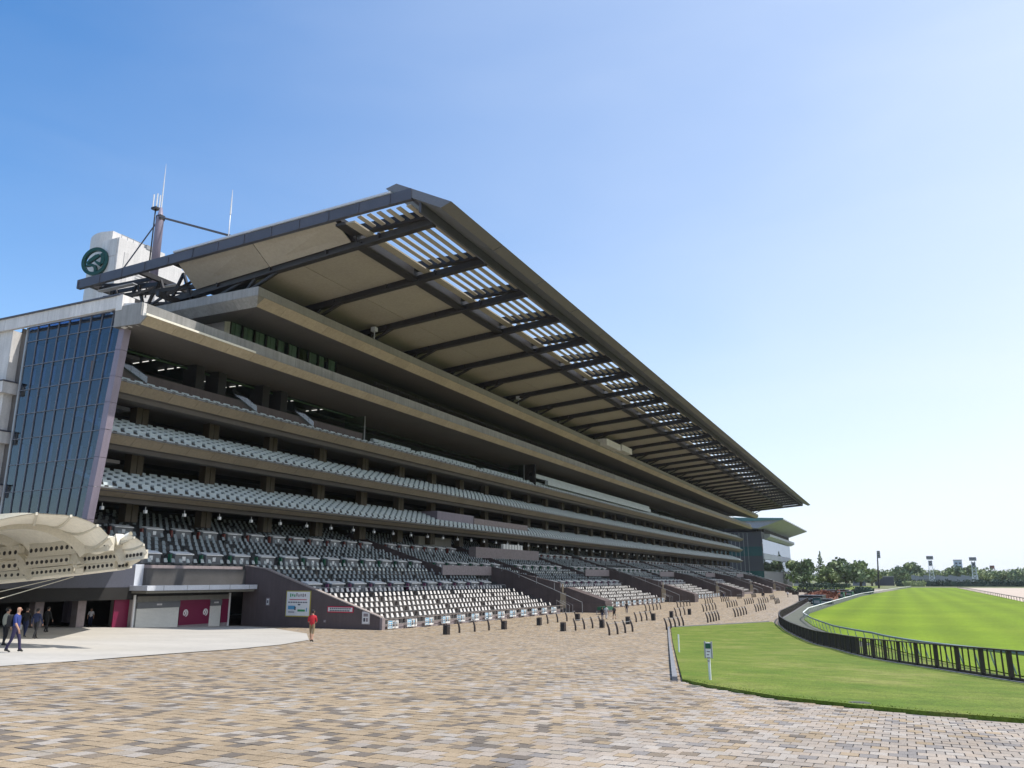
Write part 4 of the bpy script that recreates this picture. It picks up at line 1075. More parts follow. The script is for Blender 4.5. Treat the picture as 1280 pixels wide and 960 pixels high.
b = MB(); b.box(mtop.x-.35, mtop.x+.5, mtop.y-.4, mtop.y+.4, mtop.z-1.9, mtop.z-1.2); b.build('collar', M['steel'], mt)
for tgt in ((-67.5, 70.3, 43.0), (-67.5, 69.6, 43.0)):
    b = MB(); b.tube([mtop+Vector((.3, tgt[1]-70, -1.5)), Vector((tgt[0]+6, tgt[1], tgt[2]+.1))], .09, 6); b.build('stay_cable', M['steel_blue'], mt)
b = MB(); b.tube([mtop+Vector((-.3, 0, -1.8)), at_y(148, 344, 68)], .09, 6); b.build('stay_cable', M['steel_blue'], mt)
m2, m2t = mast('lightning_rod', 'thin white lightning rod standing on the roof edge', 285, 302, 268, 66, .06, .05, 3.2, 'white')
m3, m3t = mast('antenna_mast', 'slim dark aerial pole with four tall antennas beside the stay mast', 186, 335, 262, 72, .1, .09, 0, 'steel')
for dx, dy in ((-.3, -.25), (.35, -.2), (.3, .3), (-.3, .3)):
    b = MB(); b.tube([m3t+Vector((dx, dy, .1)), m3t+Vector((dx, dy, 2.0))], .09, 6); b.build('antenna', M['white'], m3)
b = MB(); b.box(m3t.x-.45, m3t.x+.45, m3t.y-.4, m3t.y+.4, m3t.z-.3, m3t.z); b.build('bracket', M['steel'], m3)

# ------------------------------------------------------------ second grandstand beyond
M['far_white'] = mat('far_white_panel', (.40, .42, .50), .6, .06, .1)
S2 = thing('far_grandstand', 'smaller distant grandstand with a pale overhanging roof and mirror glass front', 'grandstand', (-65, 455, 0))
YA, YB, XF = 458, 584, -64.6
b = MB(); b.box(-110, XF-.3, YA, YB, -.5, 30); b.build('body', M['slate'], S2)
for k in range(14):
    bb = MB(); bb.box(XF-8-k*2.2, XF-7.7-k*2.2, YA-.15, YA, 1, 29.5); bb.build('wall_fin', M['grey_metal'], S2)
for z0, z1, m in ((1, 9, 'glass_teal'), (17, 22, 'glass_teal')):
    bb = MB(); bb.box(-100, XF-.4, YA-.1, YA-.02, z0, z1); bb.build('end_glazing', M[m], S2)
for z0, z1, m in ((-.5, 4.2, 'slate'), (9.2, 15.2, 'glass_sky'), (15.4, 18.2, 'far_white'), (18.4, 26.2, 'glass_sky')):
    for k in range(9):
        y = YA+k*14
        bb = MB(); bb.box(XF-.3, XF+(0 if m != 'far_white' else .35), y+.05, y+13.95, z0, z1); bb.build('front_panel', M[m], S2)
bb = MB(); bb.prism([(XF+1.2, 26.4), (XF+3.2, 27.6), (XF+3.2, 28.9), (XF-2, 29.4), (XF-2, 26.4)], YA+8, YB); bb.build('balcony_band', M['far_white'], S2)
bb = MB(); bb.box(XF-4, XF-.2, YA+9, YB, 29.4, 32); bb.build('shadow_band', M['inner'], S2)
bb = MB(); bb.prism([(-98, 37.2), (-52.6, 36.0), (-52.6, 36.6), (-98, 38.4)], YA-4, YB); bb.prism([(-66, 31.6), (-52.6, 35.9), (-98, 37.1), (-98, 33)], YA-3.5, YB); bb.build('roof', M['far_white'], S2)
bb = MB(); bb.prism([(-98, 35.3), (-52.4, 35.7), (-52.4, 36.7), (-98, 38.5)], YA-4.3, YA-4.02); bb.build('roof_edge', M['roof_teal'], S2)
bb = MB(); bb.box(-60, -55, YB-9, YB-1, -.5, 7.5); bb.build('low_annex', M['far_white'], S2)

# ------------------------------------------------------------ membrane canopy at the left
CN = thing('membrane_canopy', 'cream fabric barrel canopy on arched steel ribs over the walkway', 'canopy', on_ground(40, 797)+Vector((0, 0, 0)))
def P(px, py, d): return at_depth(px, py, d)
def smooth_path(pts, n=6):
    pts = [Vector(p) for p in pts]; out = []
    for i in range(len(pts)-1):
        p0, p1, p2, p3 = pts[max(i-1, 0)], pts[i], pts[i+1], pts[min(i+2, len(pts)-1)]
        for k in range(n):
            t = k/n; out.append(.5*((2*p1)+(p2-p0)*t+(2*p0-5*p1+4*p2-p3)*t*t+(3*p1-p0-3*p2+p3)*t**3))
    return out+[pts[-1]]
def resamp(pts, n):
    L_ = [0]
    for a, c in zip(pts, pts[1:]): L_.append(L_[-1]+(c-a).length)
    out = []
    for k in range(n+1):
        t = L_[-1]*k/n; i = 0
        while i < len(L_)-2 and L_[i+1] < t: i += 1
        out.append(pts[i].lerp(pts[i+1], (t-L_[i])/max(1e-6, L_[i+1]-L_[i])))
    return out
def rib(pts, w, h, name='rib'):
    path = smooth_path(pts, 5); b = MB()
    for a, c in zip(path, path[1:]): b.beam(a, c+(c-a).normalized()*.05, w, h)
    return b.build(name, M['tent_steel'], CN)
def skin(pa, pb, sag, name='membrane', n=14, m=6):
    A, B = resamp(smooth_path(pa, 6), n), resamp(smooth_path(pb, 6), n); b = MB(); vs = []
    for i in range(n+1):
        for j in range(m+1):
            t = j/m; s = 4*t*(1-t); p = A[i].lerp(B[i], t); vs.append(p+Vector((0, 0, -sag*s)))
    nn = len(vs); th = Vector((0, 0, .03)); vs = vs+[v+th for v in vs]; W_ = m+1
    fs = [(i*W_+j, i*W_+j+1, (i+1)*W_+j+1, (i+1)*W_+j) for i in range(n) for j in range(m)]
    fs += [tuple(nn+q for q in reversed(f)) for f in fs]
    b.add(vs, fs); return b.build(name, M['membrane'], CN, smooth=True)
# arches: nearest (outer edge) is the right-hand one
E3 = [P(141, 681, 37), P(136, 671, 36.6), P(122, 657, 36.2), P(105, 650, 35.9), P(89, 645, 35.6), P(66, 643.5, 35.3), P(46, 642, 35), P(20, 646, 34.6), P(-10, 653, 34.2), P(-45, 665, 33.8), P(-75, 690, 33.5)]
R2a = [P(111, 690, 39), P(104, 681, 39), P(93, 671, 38.9), P(77, 662, 38.8), P(62, 656, 38.7), P(42, 652, 38.6), P(20, 651.5, 38.4), P(-10, 655, 38.2), P(-40, 665, 38), P(-68, 678, 38), P(-90, 700, 38)]
R1a = [P(39, 696, 42), P(31, 687, 42), P(22, 679, 42), P(11, 672, 41.9), P(0, 667, 41.8), P(-15, 664, 41.7), P(-35, 664, 41.5), P(-60, 668, 41.4), P(-85, 676, 41.2), P(-110, 688, 41), P(-130, 706, 41)]
R0a = [P(-22, 701, 45), P(-30, 692, 45), P(-42, 684, 45), P(-60, 678, 45), P(-80, 674, 45), P(-105, 676, 45), P(-130, 684, 45), P(-150, 694, 45), P(-165, 704, 45)]
rib(R2a, .42, .75); rib(R1a, .42, .75); rib(R0a, .42, .75)
skin(E3, R2a, .25); skin(R2a, R1a, .30); skin(R1a, R0a, .30)
for i, j in ((1, 1), (2, 3), (4, 4), (6, 5)):           # radial seams of the outer bay
    rib([E3[i], E3[i].lerp(R2a[j], .5)+Vector((0, 0, -.3)), R2a[j]], .09, .12, 'seam')
def lamp_beam(a, c, n, w=.3, h=.62, holes=True, hr=.105):
    b = MB(); b.beam(a, c, w, h); o = b.build('edge_beam', M['tent_steel'], CN)
    d = (c-a); nrm = d.cross(Vector((0, 0, 1))).normalized()
    if nrm.dot(a-Vector((0, 0, CZ))) > 0: nrm = -nrm
    b = MB()
    for k in range(n):
        p = a+d*((k+.5)/n)+nrm*(w/2); b.tube([p-nrm*.02, p+nrm*.035], hr, 8)
    b.build('hole_row', M['blk'], o, kind='stuff')
    b = MB(); b.beam(a+nrm*(w/2-.02)+Vector((0, 0, h/2)), c+nrm*(w/2-.02)+Vector((0, 0, h/2)), .1, .06); b.beam(a+nrm*(w/2-.02)-Vector((0, 0, h/2)), c+nrm*(w/2-.02)-Vector((0, 0, h/2)), .1, .06); b.build('flange', M['tent_steel'], o)
lamp_beam(P(40, 689, 41), P(98, 683, 39), 9); lamp_beam(P(-40, 697, 44), P(27, 690, 41.6), 10); lamp_beam(P(112, 682.5, 38.7), P(139, 679.5, 37.2), 4)
# lower tiers
lamp_beam(P(-30, 711, 42.6), P(26, 706.5, 41.4), 8, .3, .4, hr=.10); lamp_beam(P(35, 704.5, 41.2), P(90, 699.5, 39.8), 9, .3, .42, hr=.09); lamp_beam(P(97, 700, 39.6), P(150, 695, 38.4), 10, .3, .42, hr=.09)
lamp_beam(P(-30, 722, 42.8), P(38, 717.5, 41.2), 9, .3, .35, hr=.08); lamp_beam(P(42, 716.5, 41), P(93, 712, 39.8), 9, .3, .35, hr=.08); lamp_beam(P(97, 711.5, 39.8), P(146, 706, 38.6), 9, .3, .35, hr=.08)
skin([P(-30, 698, 43), P(30, 696, 41.5), P(70, 692, 40.3), P(112, 690, 39.2), P(150, 684, 38)], [P(-30, 707, 42.6), P(30, 702.5, 41.3), P(70, 698.5, 40.4), P(112, 696, 39.4), P(150, 691.5, 38.4)], .1, 'lower_membrane')
skin([P(-30, 714, 42.7), P(30, 710, 41.5), P(70, 706, 40.5), P(112, 703, 39.6), P(152, 698, 38.6)], [P(-30, 719, 42.8), P(30, 714.5, 41.6), P(70, 711, 40.6), P(112, 707.5, 39.7), P(150, 703, 38.7)], .06, 'lower_membrane')
skin([P(-30, 726, 42.9), P(30, 721, 41.6), P(92, 716, 40), P(150, 708.5, 38.7)], [P(-30, 733, 43.2), P(30, 727, 42), P(92, 720, 40.4), P(158, 712, 39)], .04, 'lower_membrane')
rib([P(94, 690, 39.8), P(98, 697, 39.4), P(100, 705, 39.2), P(99, 712, 39.4)], .35, .5); rib([P(24, 698, 41.6), P(30, 704, 41.3), P(34, 712, 41.2), P(40, 720, 41.4)], .35, .5)
# right-hand end bay
E5 = [P(184, 692, 37.2), P(182, 688, 37.1), P(180, 681, 37), P(174, 676, 36.9), P(168, 672, 36.8), P(160, 668.5, 36.8)]
R5 = [P(158, 702, 38.2), P(155, 695, 38.1), P(151, 687, 38), P(146, 681, 38), P(150, 675, 37.8), P(160, 669, 36.9)]
rib(R5[:5], .36, .6); skin(E5, R5, .12, n=10)
rib([E5[2], (E5[2]+R5[2])/2+Vector((0, 0, -.1)), R5[2]], .07, .1, 'seam'); rib([E5[4], (E5[4]+R5[3])/2, R5[3]], .07, .1, 'seam')
lamp_beam(P(160, 695.5, 38), P(182, 692.5, 37.3), 5, .25, .4, hr=.08)
skin([P(150, 700, 38.5), P(165, 699, 38.2), P(176, 700, 38)], [P(149, 713, 38.7), P(158, 711, 38.5), P(172, 702.5, 38.1)], .02, 'lower_membrane', 6, 4)
lamp_beam(P(150, 707.5, 38.7), P(163, 706, 38.4), 3, .2, .3, hr=.08)
# sunlit upper skin seen over the rim
skin([P(131, 671, 39.5), P(150, 672, 39.8), P(166, 669, 39.5)], [P(141, 681, 37.4), P(148, 680, 37.9), P(160, 669, 37.2)], -.15, 'upper_membrane', 6, 4)
for a, c in ((P(-6, 741, 36), P(76, 722, 40)), (P(-6, 750, 35), P(92, 721, 40))):
    b = MB(); b.tube([a, c], .018, 5); b.build('stay_rod', M['tent_steel'], CN)
for px, d in ((-60, 44), (-75, 36), (-140, 42)):
    p = on_ground(px, 800); q = P(px, 700, d); b = MB(); b.tube([(q.x, q.y, g(q.y)-.1), (q.x, q.y, q.z+.3)], .2, 10); b.build('support_column', M['tent_steel'], CN)
b = MB(); rp_ = [(-41.5, 32.5, 6.2), (-57.6, 48, 6.3), (-63.9, 52.6, 7.7), (-63.9, 18, 7.7), (-48, 18, 6.4)]  # unseen sheet, added and raised to cast shade on ground and parapet
vs = rp_+[(x, y, z+.12) for x, y, z in rp_]; n_ = len(rp_)
b.add(vs, [tuple(range(n_-1, -1, -1)), tuple(range(n_, 2*n_))]+[(i, (i+1) % n_, n_+(i+1) % n_, n_+i) for i in range(n_)]); b.build('rear_shade_roof', M['membrane'], CN)

# ------------------------------------------------------------ fence, turf rail, track rails
def along(pts, step): 
    out = resample(pts, step); return out
FN = thing('lawn_fence', 'long dark brown post and bar fence curving between lawn and track', 'fence', (FENCE[3][0], FENCE[3][1], g(FENCE[3][1])))
fp = along(FENCE, 2.15); psrc = bsrc = None; bar_far = MB(); nbars = 0
def frot(a, c): return math.atan2((c-a).y, (c-a).x)
for i in range(len(fp)-1):
    a, c = fp[i], fp[i+1]; z0, z1 = g(a.y), g(c.y); r = frot(a, c)
    if psrc is None:
        q = MB(); q.box(-.065, .065, -.07, .07, -.15, 1.02); q.box(-.08, .08, -.09, .09, 1.02, 1.05)
        psrc = MB(); psrc.v = [(v[0]+a.x, v[1]+a.y, v[2]+z0) for v in q.v]; psrc.f = q.f; psrc.m = q.m
        psrc = psrc.build('post', M['post'], FN, loc=(a.x, a.y, z0))
        psrc.rotation_euler = (0, 0, r)
    else: inst(psrc, 'post', FN, (a.x, a.y, z0), (0, 0, r))
    b = MB(); b.beam((a.x, a.y, z0+1.03), (c.x, c.y, z1+1.03), .14, .045); b.build('top_rail', M['post'], FN)
    b = MB(); b.beam((a.x, a.y, z0+.14), (c.x, c.y, z1+.14), .06, .09); b.build('bottom_rail', M['post'], FN)
    nb_bars = 3 if i < 30 else 3
    for k in range(1, nb_bars+1):
        p = a.lerp(c, k/(nb_bars+1)); z = g(p.y)
        if nbars < 290:
            if bsrc is None:
                q = MB(); q.box(p.x-.022, p.x+.022, p.y-.022, p.y+.022, z+.14, z+1.02); bsrc = q.build('bar', M['post'], FN, loc=(p.x, p.y, z))
            else: inst(bsrc, 'bar', FN, (p.x, p.y, z), (0, 0, r))
            nbars += 1
        else: bar_far.box(p.x-.022, p.x+.022, p.y-.022, p.y+.022, z+.14, z+1.02)
    if i > 18:                                        # mesh infill on the far run
        b = MB()
        for k in range(9):
            p = a.lerp(c, (k+.5)/9); b.box(p.x-.03, p.x+.03, p.y-.03, p.y+.03, g(p.y)+.16, g(p.y)+1.0)
        b.build('infill', M['post'], FN, kind='stuff')
if bar_far.v: bar_far.build('bars_far', M['post'], FN, kind='stuff')
b = MB()
for i in range(len(fp)-1):
    a, c = fp[i], fp[i+1]; b.beam((a.x, a.y, g(a.y)+.03), (c.x, c.y, g(c.y)+.03), .3, .12)
b.build('footing', M['kerb'], FN)
TR = thing('turf_rail', 'grey green running rail on slanting posts around the bright turf', 'rail', (RAIL[3][0], RAIL[3][1], g(RAIL[3][1])))
rp = along([(x, y) for x, y in RAIL], 2.4)
M['rail_green'] = mat('rail_grey_green', (.20, .26, .26), .4, .1, .8); M['rail_white'] = mat('rail_white', (.74, .76, .76), .35, .05, .8)
ps = None
for i in range(len(rp)-1):
    a, c = rp[i], rp[i+1]; z0, z1 = g(a.y), g(c.y)
    far = a.y > 101
    b = MB(); b.tube([(a.x, a.y, z0+.85), (c.x, c.y, z1+.85)], .075, 8); b.build('rail', M['rail_white'] if far else M['rail_green'], TR)
    d = (c-a).normalized(); nn = Vector((d.y, -d.x, 0))
    if ps is None:
        q = MB(); q.tube([(a.x, a.y, z0+.82), (a.x+.05, a.y+.02, z0+.5), (a.x+.2, a.y+.05, z0-.1)], .035, 6); ps = q.build('post', M['rail_green'], TR, loc=(a.x, a.y, z0))
    else: inst(ps, 'post', TR, (a.x, a.y, z0))
for nm, lab, X0_, dx, y0 in (('track_rail', 'dark low rail between the turf and the sand track', 24.1, .0, 60), ('outer_rail', 'far dark rail along the outer side of the sand track', 62, .0, 150)):
    t = thing(nm, lab, 'rail', (X0_, y0, 0)); y = y0
    pos = lambda y: X0_+(5.0*max(0, (y-200))/320 if X0_ < 30 else 0)
    b = MB(); b.tube([(pos(yy), yy, .95) for yy in range(y0, 520, 20)], .09, 6); b.build('rail', M['post'], t)
    pb_ = None
    while y < 515:
        if pb_ is None:
            q = MB(); q.tube([(pos(y), y, -.1), (pos(y), y, .95)], .06, 5); pb_ = q.build('post', M['post'], t, loc=(pos(y), y, 0))
        else: inst(pb_, 'post', t, (pos(y), y, 0))
        y += 6

# ------------------------------------------------------------ bent post barriers and bins
def bent_post(b, x, y, z):
    pts = []
    for k in range(6):
        t = k/5; pts.append((x-.02-.26*max(0, t-.35)**1.5*1.8, y, z-.1+1.24*t))
    b.tube(pts, [.10, .10, .10, .095, .09, .07], 8)
rows = [((578, 791), (625, 786), 4), ((687, 779.5), (718, 775), 4), ((718, 788), (752.5, 783.5), 4), ((760, 794), (793, 789.5), 4), ((830, 787), (858, 782.7), 5), ((794, 777.5), (816.5, 774.5), 4),
        ((806, 764), (827.7, 761.6), 5), ((882, 778.3), (902, 775), 5), ((919, 771.3), (933.7, 768), 5), ((845, 770.3), (856.7, 768.5), 3), ((846.4, 759.2), (863.4, 757.2), 5), ((879.2, 764.5), (895.6, 761.9), 5),
        ((909, 759.4), (922, 757.4), 5), ((931.4, 755.7), (942.5, 754), 5), ((945.5, 764.7), (957, 762), 5), ((949.5, 755), (960, 753), 5), ((881.6, 754.5), (891.5, 753.3), 4), ((900.9, 752.2), (912.6, 751), 5),
        ((938.4, 746.9), (946.6, 746.3), 5), ((967.7, 755), (976, 754), 4), ((920, 748.5), (929, 748), 4), ((962, 749.5), (970, 748.8), 4)]
where = ['nearest the low end of the terrace wall', 'close to the first stair mouth', 'between two bins in the middle of the plaza', 'nearest the camera left of the lawn corner', 'at the back corner of the lawn', 'beside the walking group',
         'in front of the second block of cream seats', 'just behind the back edge of the lawn', 'halfway along the back edge of the lawn', 'with bins at both ends behind the lawn corner', 'in front of the second stair mouth', 'second row out behind the lawn corner',
         'in front of the third seat block', 'farther on below the third stair mouth', 'nearest the tip of the curving fence', 'standing behind the row at the fence tip', 'close under the second stair wall', 'under the far cream seats',
         'far off below the fourth seat block', 'far off left of the fence curve', 'against the third stair wall', 'in the distance among dark bins']
pm = None
for (p0, p1, n), w in zip(rows, where):
    a, c = on_ground(*p0), on_ground(*p1); xm = (a.x+c.x)/2; a.x = c.x = xm
    t = thing('post_barrier', '%s bent posts %s' % ({3: 'three', 4: 'four', 5: 'five'}[n], w), 'barrier', (xm, a.y, g(a.y)), 'bent post barriers on the plaza')
    for k in range(n):
        y = a.y+(c.y-a.y)*k/(n-1)
        if pm is None:
            q = MB(); bent_post(q, xm, y, g(y)); pm = q.build('post', M['post'], t, loc=(xm, y, g(y)), smooth=True)
        else: inst(pm, 'post', t, (xm, y, g(y)))
    b = MB()
    for k in range(n-1):
        ya, yb = a.y+(c.y-a.y)*k/(n-1), a.y+(c.y-a.y)*(k+1)/(n-1); b.tube([(xm-.2, ya, g(ya)+1.0), (xm-.2, (ya+yb)/2, g((ya+yb)/2)+.96), (xm-.2, yb, g(yb)+1.0)], .018, 4)
    b.build('chain', M['grey_metal'], t)
bins = [((558, 793), 'first dark bin on the plaza left of the nearest post row'), ((630, 786.5), 'dark bin at the far end of the first post row'), ((674, 781.5), 'dark bin before the second post row near the seats'), ((722.5, 775.5), 'dark bin at the stair end of the second post row'),
        ((704, 788.8), 'widest dark bin at the near end of the middle post row'), ((752.5, 784.5), 'dark bin at the far end of the middle post row'), ((785, 780), 'dark bin just right of the walking group'), ((817, 775.5), 'dark bin ending the short row beside the walkers'),
        ((839.4, 771.8), 'dark bin left of the three post row'), ((862, 768.2), 'dark bin right of the three post row'), ((953, 745), 'tall dark bin far off beside the posts')]
bt = None
for (px, py), lab in bins:
    p = on_ground(px, py); z = g(p.y)
    if bt is None:
        bt = thing('litter_bin', lab, 'bin', (p.x, p.y, z), 'dark bins beside the post rows')
        q = MB(); q.box(p.x-.2, p.x+.2, p.y-.28, p.y+.28, z-.02, z+.74); q.build('body', M['blk'], bt)
        q = MB(); q.prismx([(p.y-.3, z+.74), (p.y+.3, z+.74), (p.y+.22, z+.83), (p.y-.22, z+.83)], p.x-.22, p.x+.22); q.build('lid', M['post'], bt)
        q = MB()
        for dy in (-.19, 0, .19): q.box(p.x+.2, p.x+.215, p.y+dy-.07, p.y+dy+.07, z+.08, z+.68)
        q.build('front_panels', M['post'], bt)
        q = MB(); q.box(p.x-.215, p.x+.215, p.y-.12, p.y+.12, z+.62, z+.71); q.build('slot', M['ink'], bt)
    else: copy_tree(bt, (p.x, p.y, z), None, lab)

# sign posts on the lawn
def sign_post(px, py, label, w, h, hh, green):
    p = on_ground(px, py); z = g(p.y)+.05; t = thing('sign_post', label, 'sign', (p.x, p.y, z))
    q = MB(); q.tube([(p.x, p.y, z-.1), (p.x, p.y, z+hh)], .04, 8); q.build('pole', M['rail_white'], t)
    if w:
        q = MB(); q.box(p.x-w/2, p.x+w/2, p.y-.05, p.y-.01, z+hh-h, z+hh); q.build('board', M['white'], t)
        q = MB(); q.box(p.x-w/2+.02, p.x+w/2-.02, p.y-.062, p.y-.052, z+hh-.18, z+hh-.03); q.build('green_cap', M['green_flag'], t)
        q = MB()
        for k in range(4): q.box(p.x-w/2+.05, p.x+w/2-.05-.03*(k % 2), p.y-.056, p.y-.051, z+hh-.28-.09*k, z+hh-.25-.09*k)
        q.build('printed_lines', M['tile_grey'], t)
        for s in (-1, 1):
            q = MB(); q.box(p.x+s*(w/2+.002)-.02, p.x+s*(w/2+.002)+.02, p.y-.06, p.y, z+hh-h-.02, z+hh+.03); q.build('side_frame', M['grey_metal'], t)
sign_post(888, 853, 'white notice on a pole with a green top at the lawn front', .20, .44, 1.10, True)
sign_post(849, 817, 'thin bare white stake near the left kerb of the lawn', 0, 0, .95, False)

# ------------------------------------------------------------ people
def cloth(name, c): 
    M[name] = mat(name, c, .8, .1, 3); return M[name]
def person(px, py, H, face, label, top, legs, pose='stand', skin_=None, hair='hair', short=False, sleeves='short', pack=None, cap=None, bag=None, arms=None, p=None):
    p = p or on_ground(px, py); z = g(p.y)+.01
    root = thing('person', label, 'person', (p.x, p.y, z), None, face)
    s = H/1.75; V = []; Ed = []; Zn = []
    def v(x, y, zz, r): V.append((Vector((x, y, zz))*s, r*s)); return len(V)-1
    def e(a, c, zone): Ed.append((a, c)); Zn.append(zone)
    st = .19 if pose == 'walk' else .03                 # faces -Y locally
    pel = v(0, 0, .95, .145); sp1 = v(0, .005, 1.1, .135); ch = v(0, .01, 1.30, .155); nk = v(0, 0, 1.47, .062); hd = v(0, -.02, 1.56, .075); ht = v(0, -.02, 1.66, .098); tp = v(0, -.015, 1.73, .07)
    e(pel, sp1, 'top'); e(sp1, ch, 'top'); e(ch, nk, 'top'); e(nk, hd, 'skin'); e(hd, ht, 'skin'); e(ht, tp, 'skin')
    for sd in (-1, 1):
        sh = v(sd*.19, .01, 1.39, .068); e(ch, sh, 'top')
        sw = sd*(.14 if pose == 'walk' else .02)
        if arms == 'raised': el = v(sd*.25, -.10, 1.16, .045); wr = v(sd*.10, -.26, 1.36, .034); h1 = v(sd*.07, -.28, 1.43, .03)
        elif arms == 'front': el = v(sd*.24, -.02, 1.12, .046); wr = v(sd*.14, -.22, 1.05, .034); h1 = v(sd*.11, -.28, 1.04, .03)
        else: el = v(sd*.25, sw*.5+.02, 1.12, .047); wr = v(sd*.26, sw-.06, .88, .034); h1 = v(sd*.255, sw-.08, .80, .032)
        e(sh, el, 'top'); e(el, wr, 'skin' if sleeves == 'short' else 'top'); e(wr, h1, 'skin')
        d = (V[h1][0]-V[wr][0]).normalized()
        for f in range(4):
            b_ = V[h1][0]/s+Vector((sd*0, (f-1.5)*.019, 0)); t1 = b_+d*(.05+.006*(1.5-abs(f-1.5)))
            k1 = v(t1.x, t1.y, t1.z, .0095); k2 = v(t1.x+d.x*.03-sd*.008, t1.y+d.y*.03, t1.z+d.z*.03, .0085); e(h1, k1, 'skin'); e(k1, k2, 'skin')
        b_ = V[wr][0]/s+d*.03+Vector((0, -.035, 0)); k1 = v(b_.x, b_.y, b_.z, .011); e(wr, k1, 'skin')
        hp_ = v(sd*.095, 0, .90, .095); e(pel, hp_, 'leg')
        fw_ = sd*st
        kn = v(sd*.10, -fw_*.55-.03, .50, .064); e(hp_, kn, 'leg')
        an = v(sd*.10, -fw_+(.06 if fw_ < 0 else 0), .10 if fw_ >= 0 else .14, .044); e(kn, an, 'skin' if short else 'leg')
        he = v(sd*.10, -fw_+.07 if fw_ >= 0 else -fw_+.10, .045 if fw_ >= 0 else .08, .036); e(an, he, 'shoe'); toe = v(sd*.115, -fw_-.13, .035, .038); e(an, toe, 'shoe')
    me = bpy.data.meshes.new('body'); bm = bmesh.new(); ly = bm.verts.layers.skin.verify(); bv = []
    for co, r in V:
        q = bm.verts.new(co); q[ly].radius = (r, r); q[ly].use_root = False; bv.append(q)
    bv[0][ly].use_root = True
    for a, c in Ed: bm.edges.new((bv[a], bv[c]))
    bm.to_mesh(me); bm.free()
    tmp = bpy.data.objects.new('body_tmp', me); COL.objects.link(tmp)
    tmp.modifiers.new('skin', 'SKIN'); sb2 = tmp.modifiers.new('sub', 'SUBSURF'); sb2.levels = 1; sb2.render_levels = 1
    dg = bpy.context.evaluated_depsgraph_get(); ev = bpy.data.meshes.new_from_object(tmp.evaluated_get(dg)); bpy.data.objects.remove(tmp)
    ms = {'top': M[top], 'leg': M[legs], 'skin': M[skin_ or 'skin'], 'shoe': M['blk']}; ks_ = list(ms)
    ev.materials.clear()
    for k in ks_: ev.materials.append(ms[k])
    for f in ev.polygons:
        c = f.center; best = None
        for (a, cc), zn in zip(Ed, Zn):
            A, B = V[a][0], V[cc][0]; L2 = (B-A).length_squared; t = max(0, min(1, (c-A).dot(B-A)/L2)) if L2 else 0
            dd = (c-(A+(B-A)*t)).length-.5*(V[a][1]*(1-t)+V[cc][1]*t)
            if best is None or dd < best[0]: best = (dd, zn)
        f.material_index = ks_.index(best[1])
        if short and best[1] == 'skin' and c.z < .62*s and c.z > .46*s: f.material_index = ks_.index('leg')
        f.use_smooth = True
    ev.name = 'body'; body = bpy.data.objects.new('body', ev); COL.objects.link(body); body.parent = root; ABS[body.name] = Vector(root.location)
    def child(name, b, m, sm=True):
        o = b.build(name, m, None, loc=(0, 0, 0), smooth=sm); o.parent = root; return o
    def ell(c, r, cut=None, n=10):
        b = MB(); vs = []; fs = []
        for i in range(n+1):
            th = math.pi*i/n
            for j in range(n*2):
                ph = math.pi*j/n; q = Vector((r[0]*math.sin(th)*math.cos(ph), r[1]*math.sin(th)*math.sin(ph), r[2]*math.cos(th)))
                if cut is not None and q.z < cut(q): q.z = cut(q)
                vs.append((Vector(c)+q)*s)
        for i in range(n):
            for j in range(n*2): fs.append((i*n*2+j, i*n*2+(j+1) % (n*2), (i+1)*n*2+(j+1) % (n*2), (i+1)*n*2+j))
        return b.add(vs, fs)
    if hair: child('hair', ell((0, .0, 1.655), (.098, .115, .115), lambda q: -.02-.06*(q.y > 0)+.5*max(0, -q.y-.02)), M[hair])
    # face: eyes, nose, mouth, ears
    b = ell((0, -.122, 1.625), (.014, .022, .026)); child('nose', b, M[skin_ or 'skin'])
    for sd in (-1, 1):
        child('eye', ell((sd*.034, -.108, 1.655), (.014, .01, .008), None, 5), M['ink']); child('ear', ell((sd*.098, -.01, 1.64), (.014, .026, .035), None, 6), M[skin_ or 'skin'])
    child('mouth', ell((0, -.108, 1.585), (.026, .008, .007), None, 5), M['red_print'])
    if cap: child('cap', ell((0, -.015, 1.68), (.108, .125, .10), lambda q: -.005), M[cap]); 
    if pack:
        b = MB(); b.box(-.16*s, .16*s, .14*s, .34*s, .98*s, 1.44*s); o = child('backpack', b, M[pack], False); bv_ = o.modifiers.new('bevel', 'BEVEL'); bv_.width = .06*s; bv_.segments = 3
    if bag:
        b = MB(); b.box(.24*s, .32*s, -.12*s, .12*s, .45*s, .74*s); b.tube([(.28*s, -.08*s, .73*s), (.27*s, -.02*s, .83*s), (.28*s, .06*s, .73*s)], .008*s, 5); child('carrier_bag', b, M[bag], False)
    return root
cloth('blue_shirt', (.025, .045, .19)); cloth('dark_trousers', (.03, .032, .04)); cloth('red_shirt', (.42, .02, .03)); cloth('khaki', (.21, .16, .09)); cloth('grey_shirt', (.42, .42, .43)); cloth('navy', (.02, .03, .08))
cloth('black_top', (.014, .014, .016)); cloth('white_shirt', (.66, .66, .70)); cloth('beige_coat', (.33, .32, .25)); cloth('navy_trousers', (.03, .025, .07))
RTZ = YAW
person(16, 816, 1.74, RTZ+rad(100), 'person with shaved head in a blue shirt and black backpack walking', 'blue_shirt', 'navy_trousers', 'walk', None, None, pack='black_top')
person(4, 808, 1.68, RTZ+rad(150), 'person in a pale olive top and black trousers at the left edge', 'beige_coat', 'black_top', 'stand', sleeves='long')
person(30, 797, 1.66, RTZ+rad(185), 'person in dark clothes carrying a white bag under the canopy', 'black_top', 'navy', 'walk', sleeves='long', bag='white')
person(43, 799, 1.64, RTZ+rad(170), 'person in a navy jacket seen from behind under the canopy', 'navy', 'black_top', 'walk', sleeves='long')
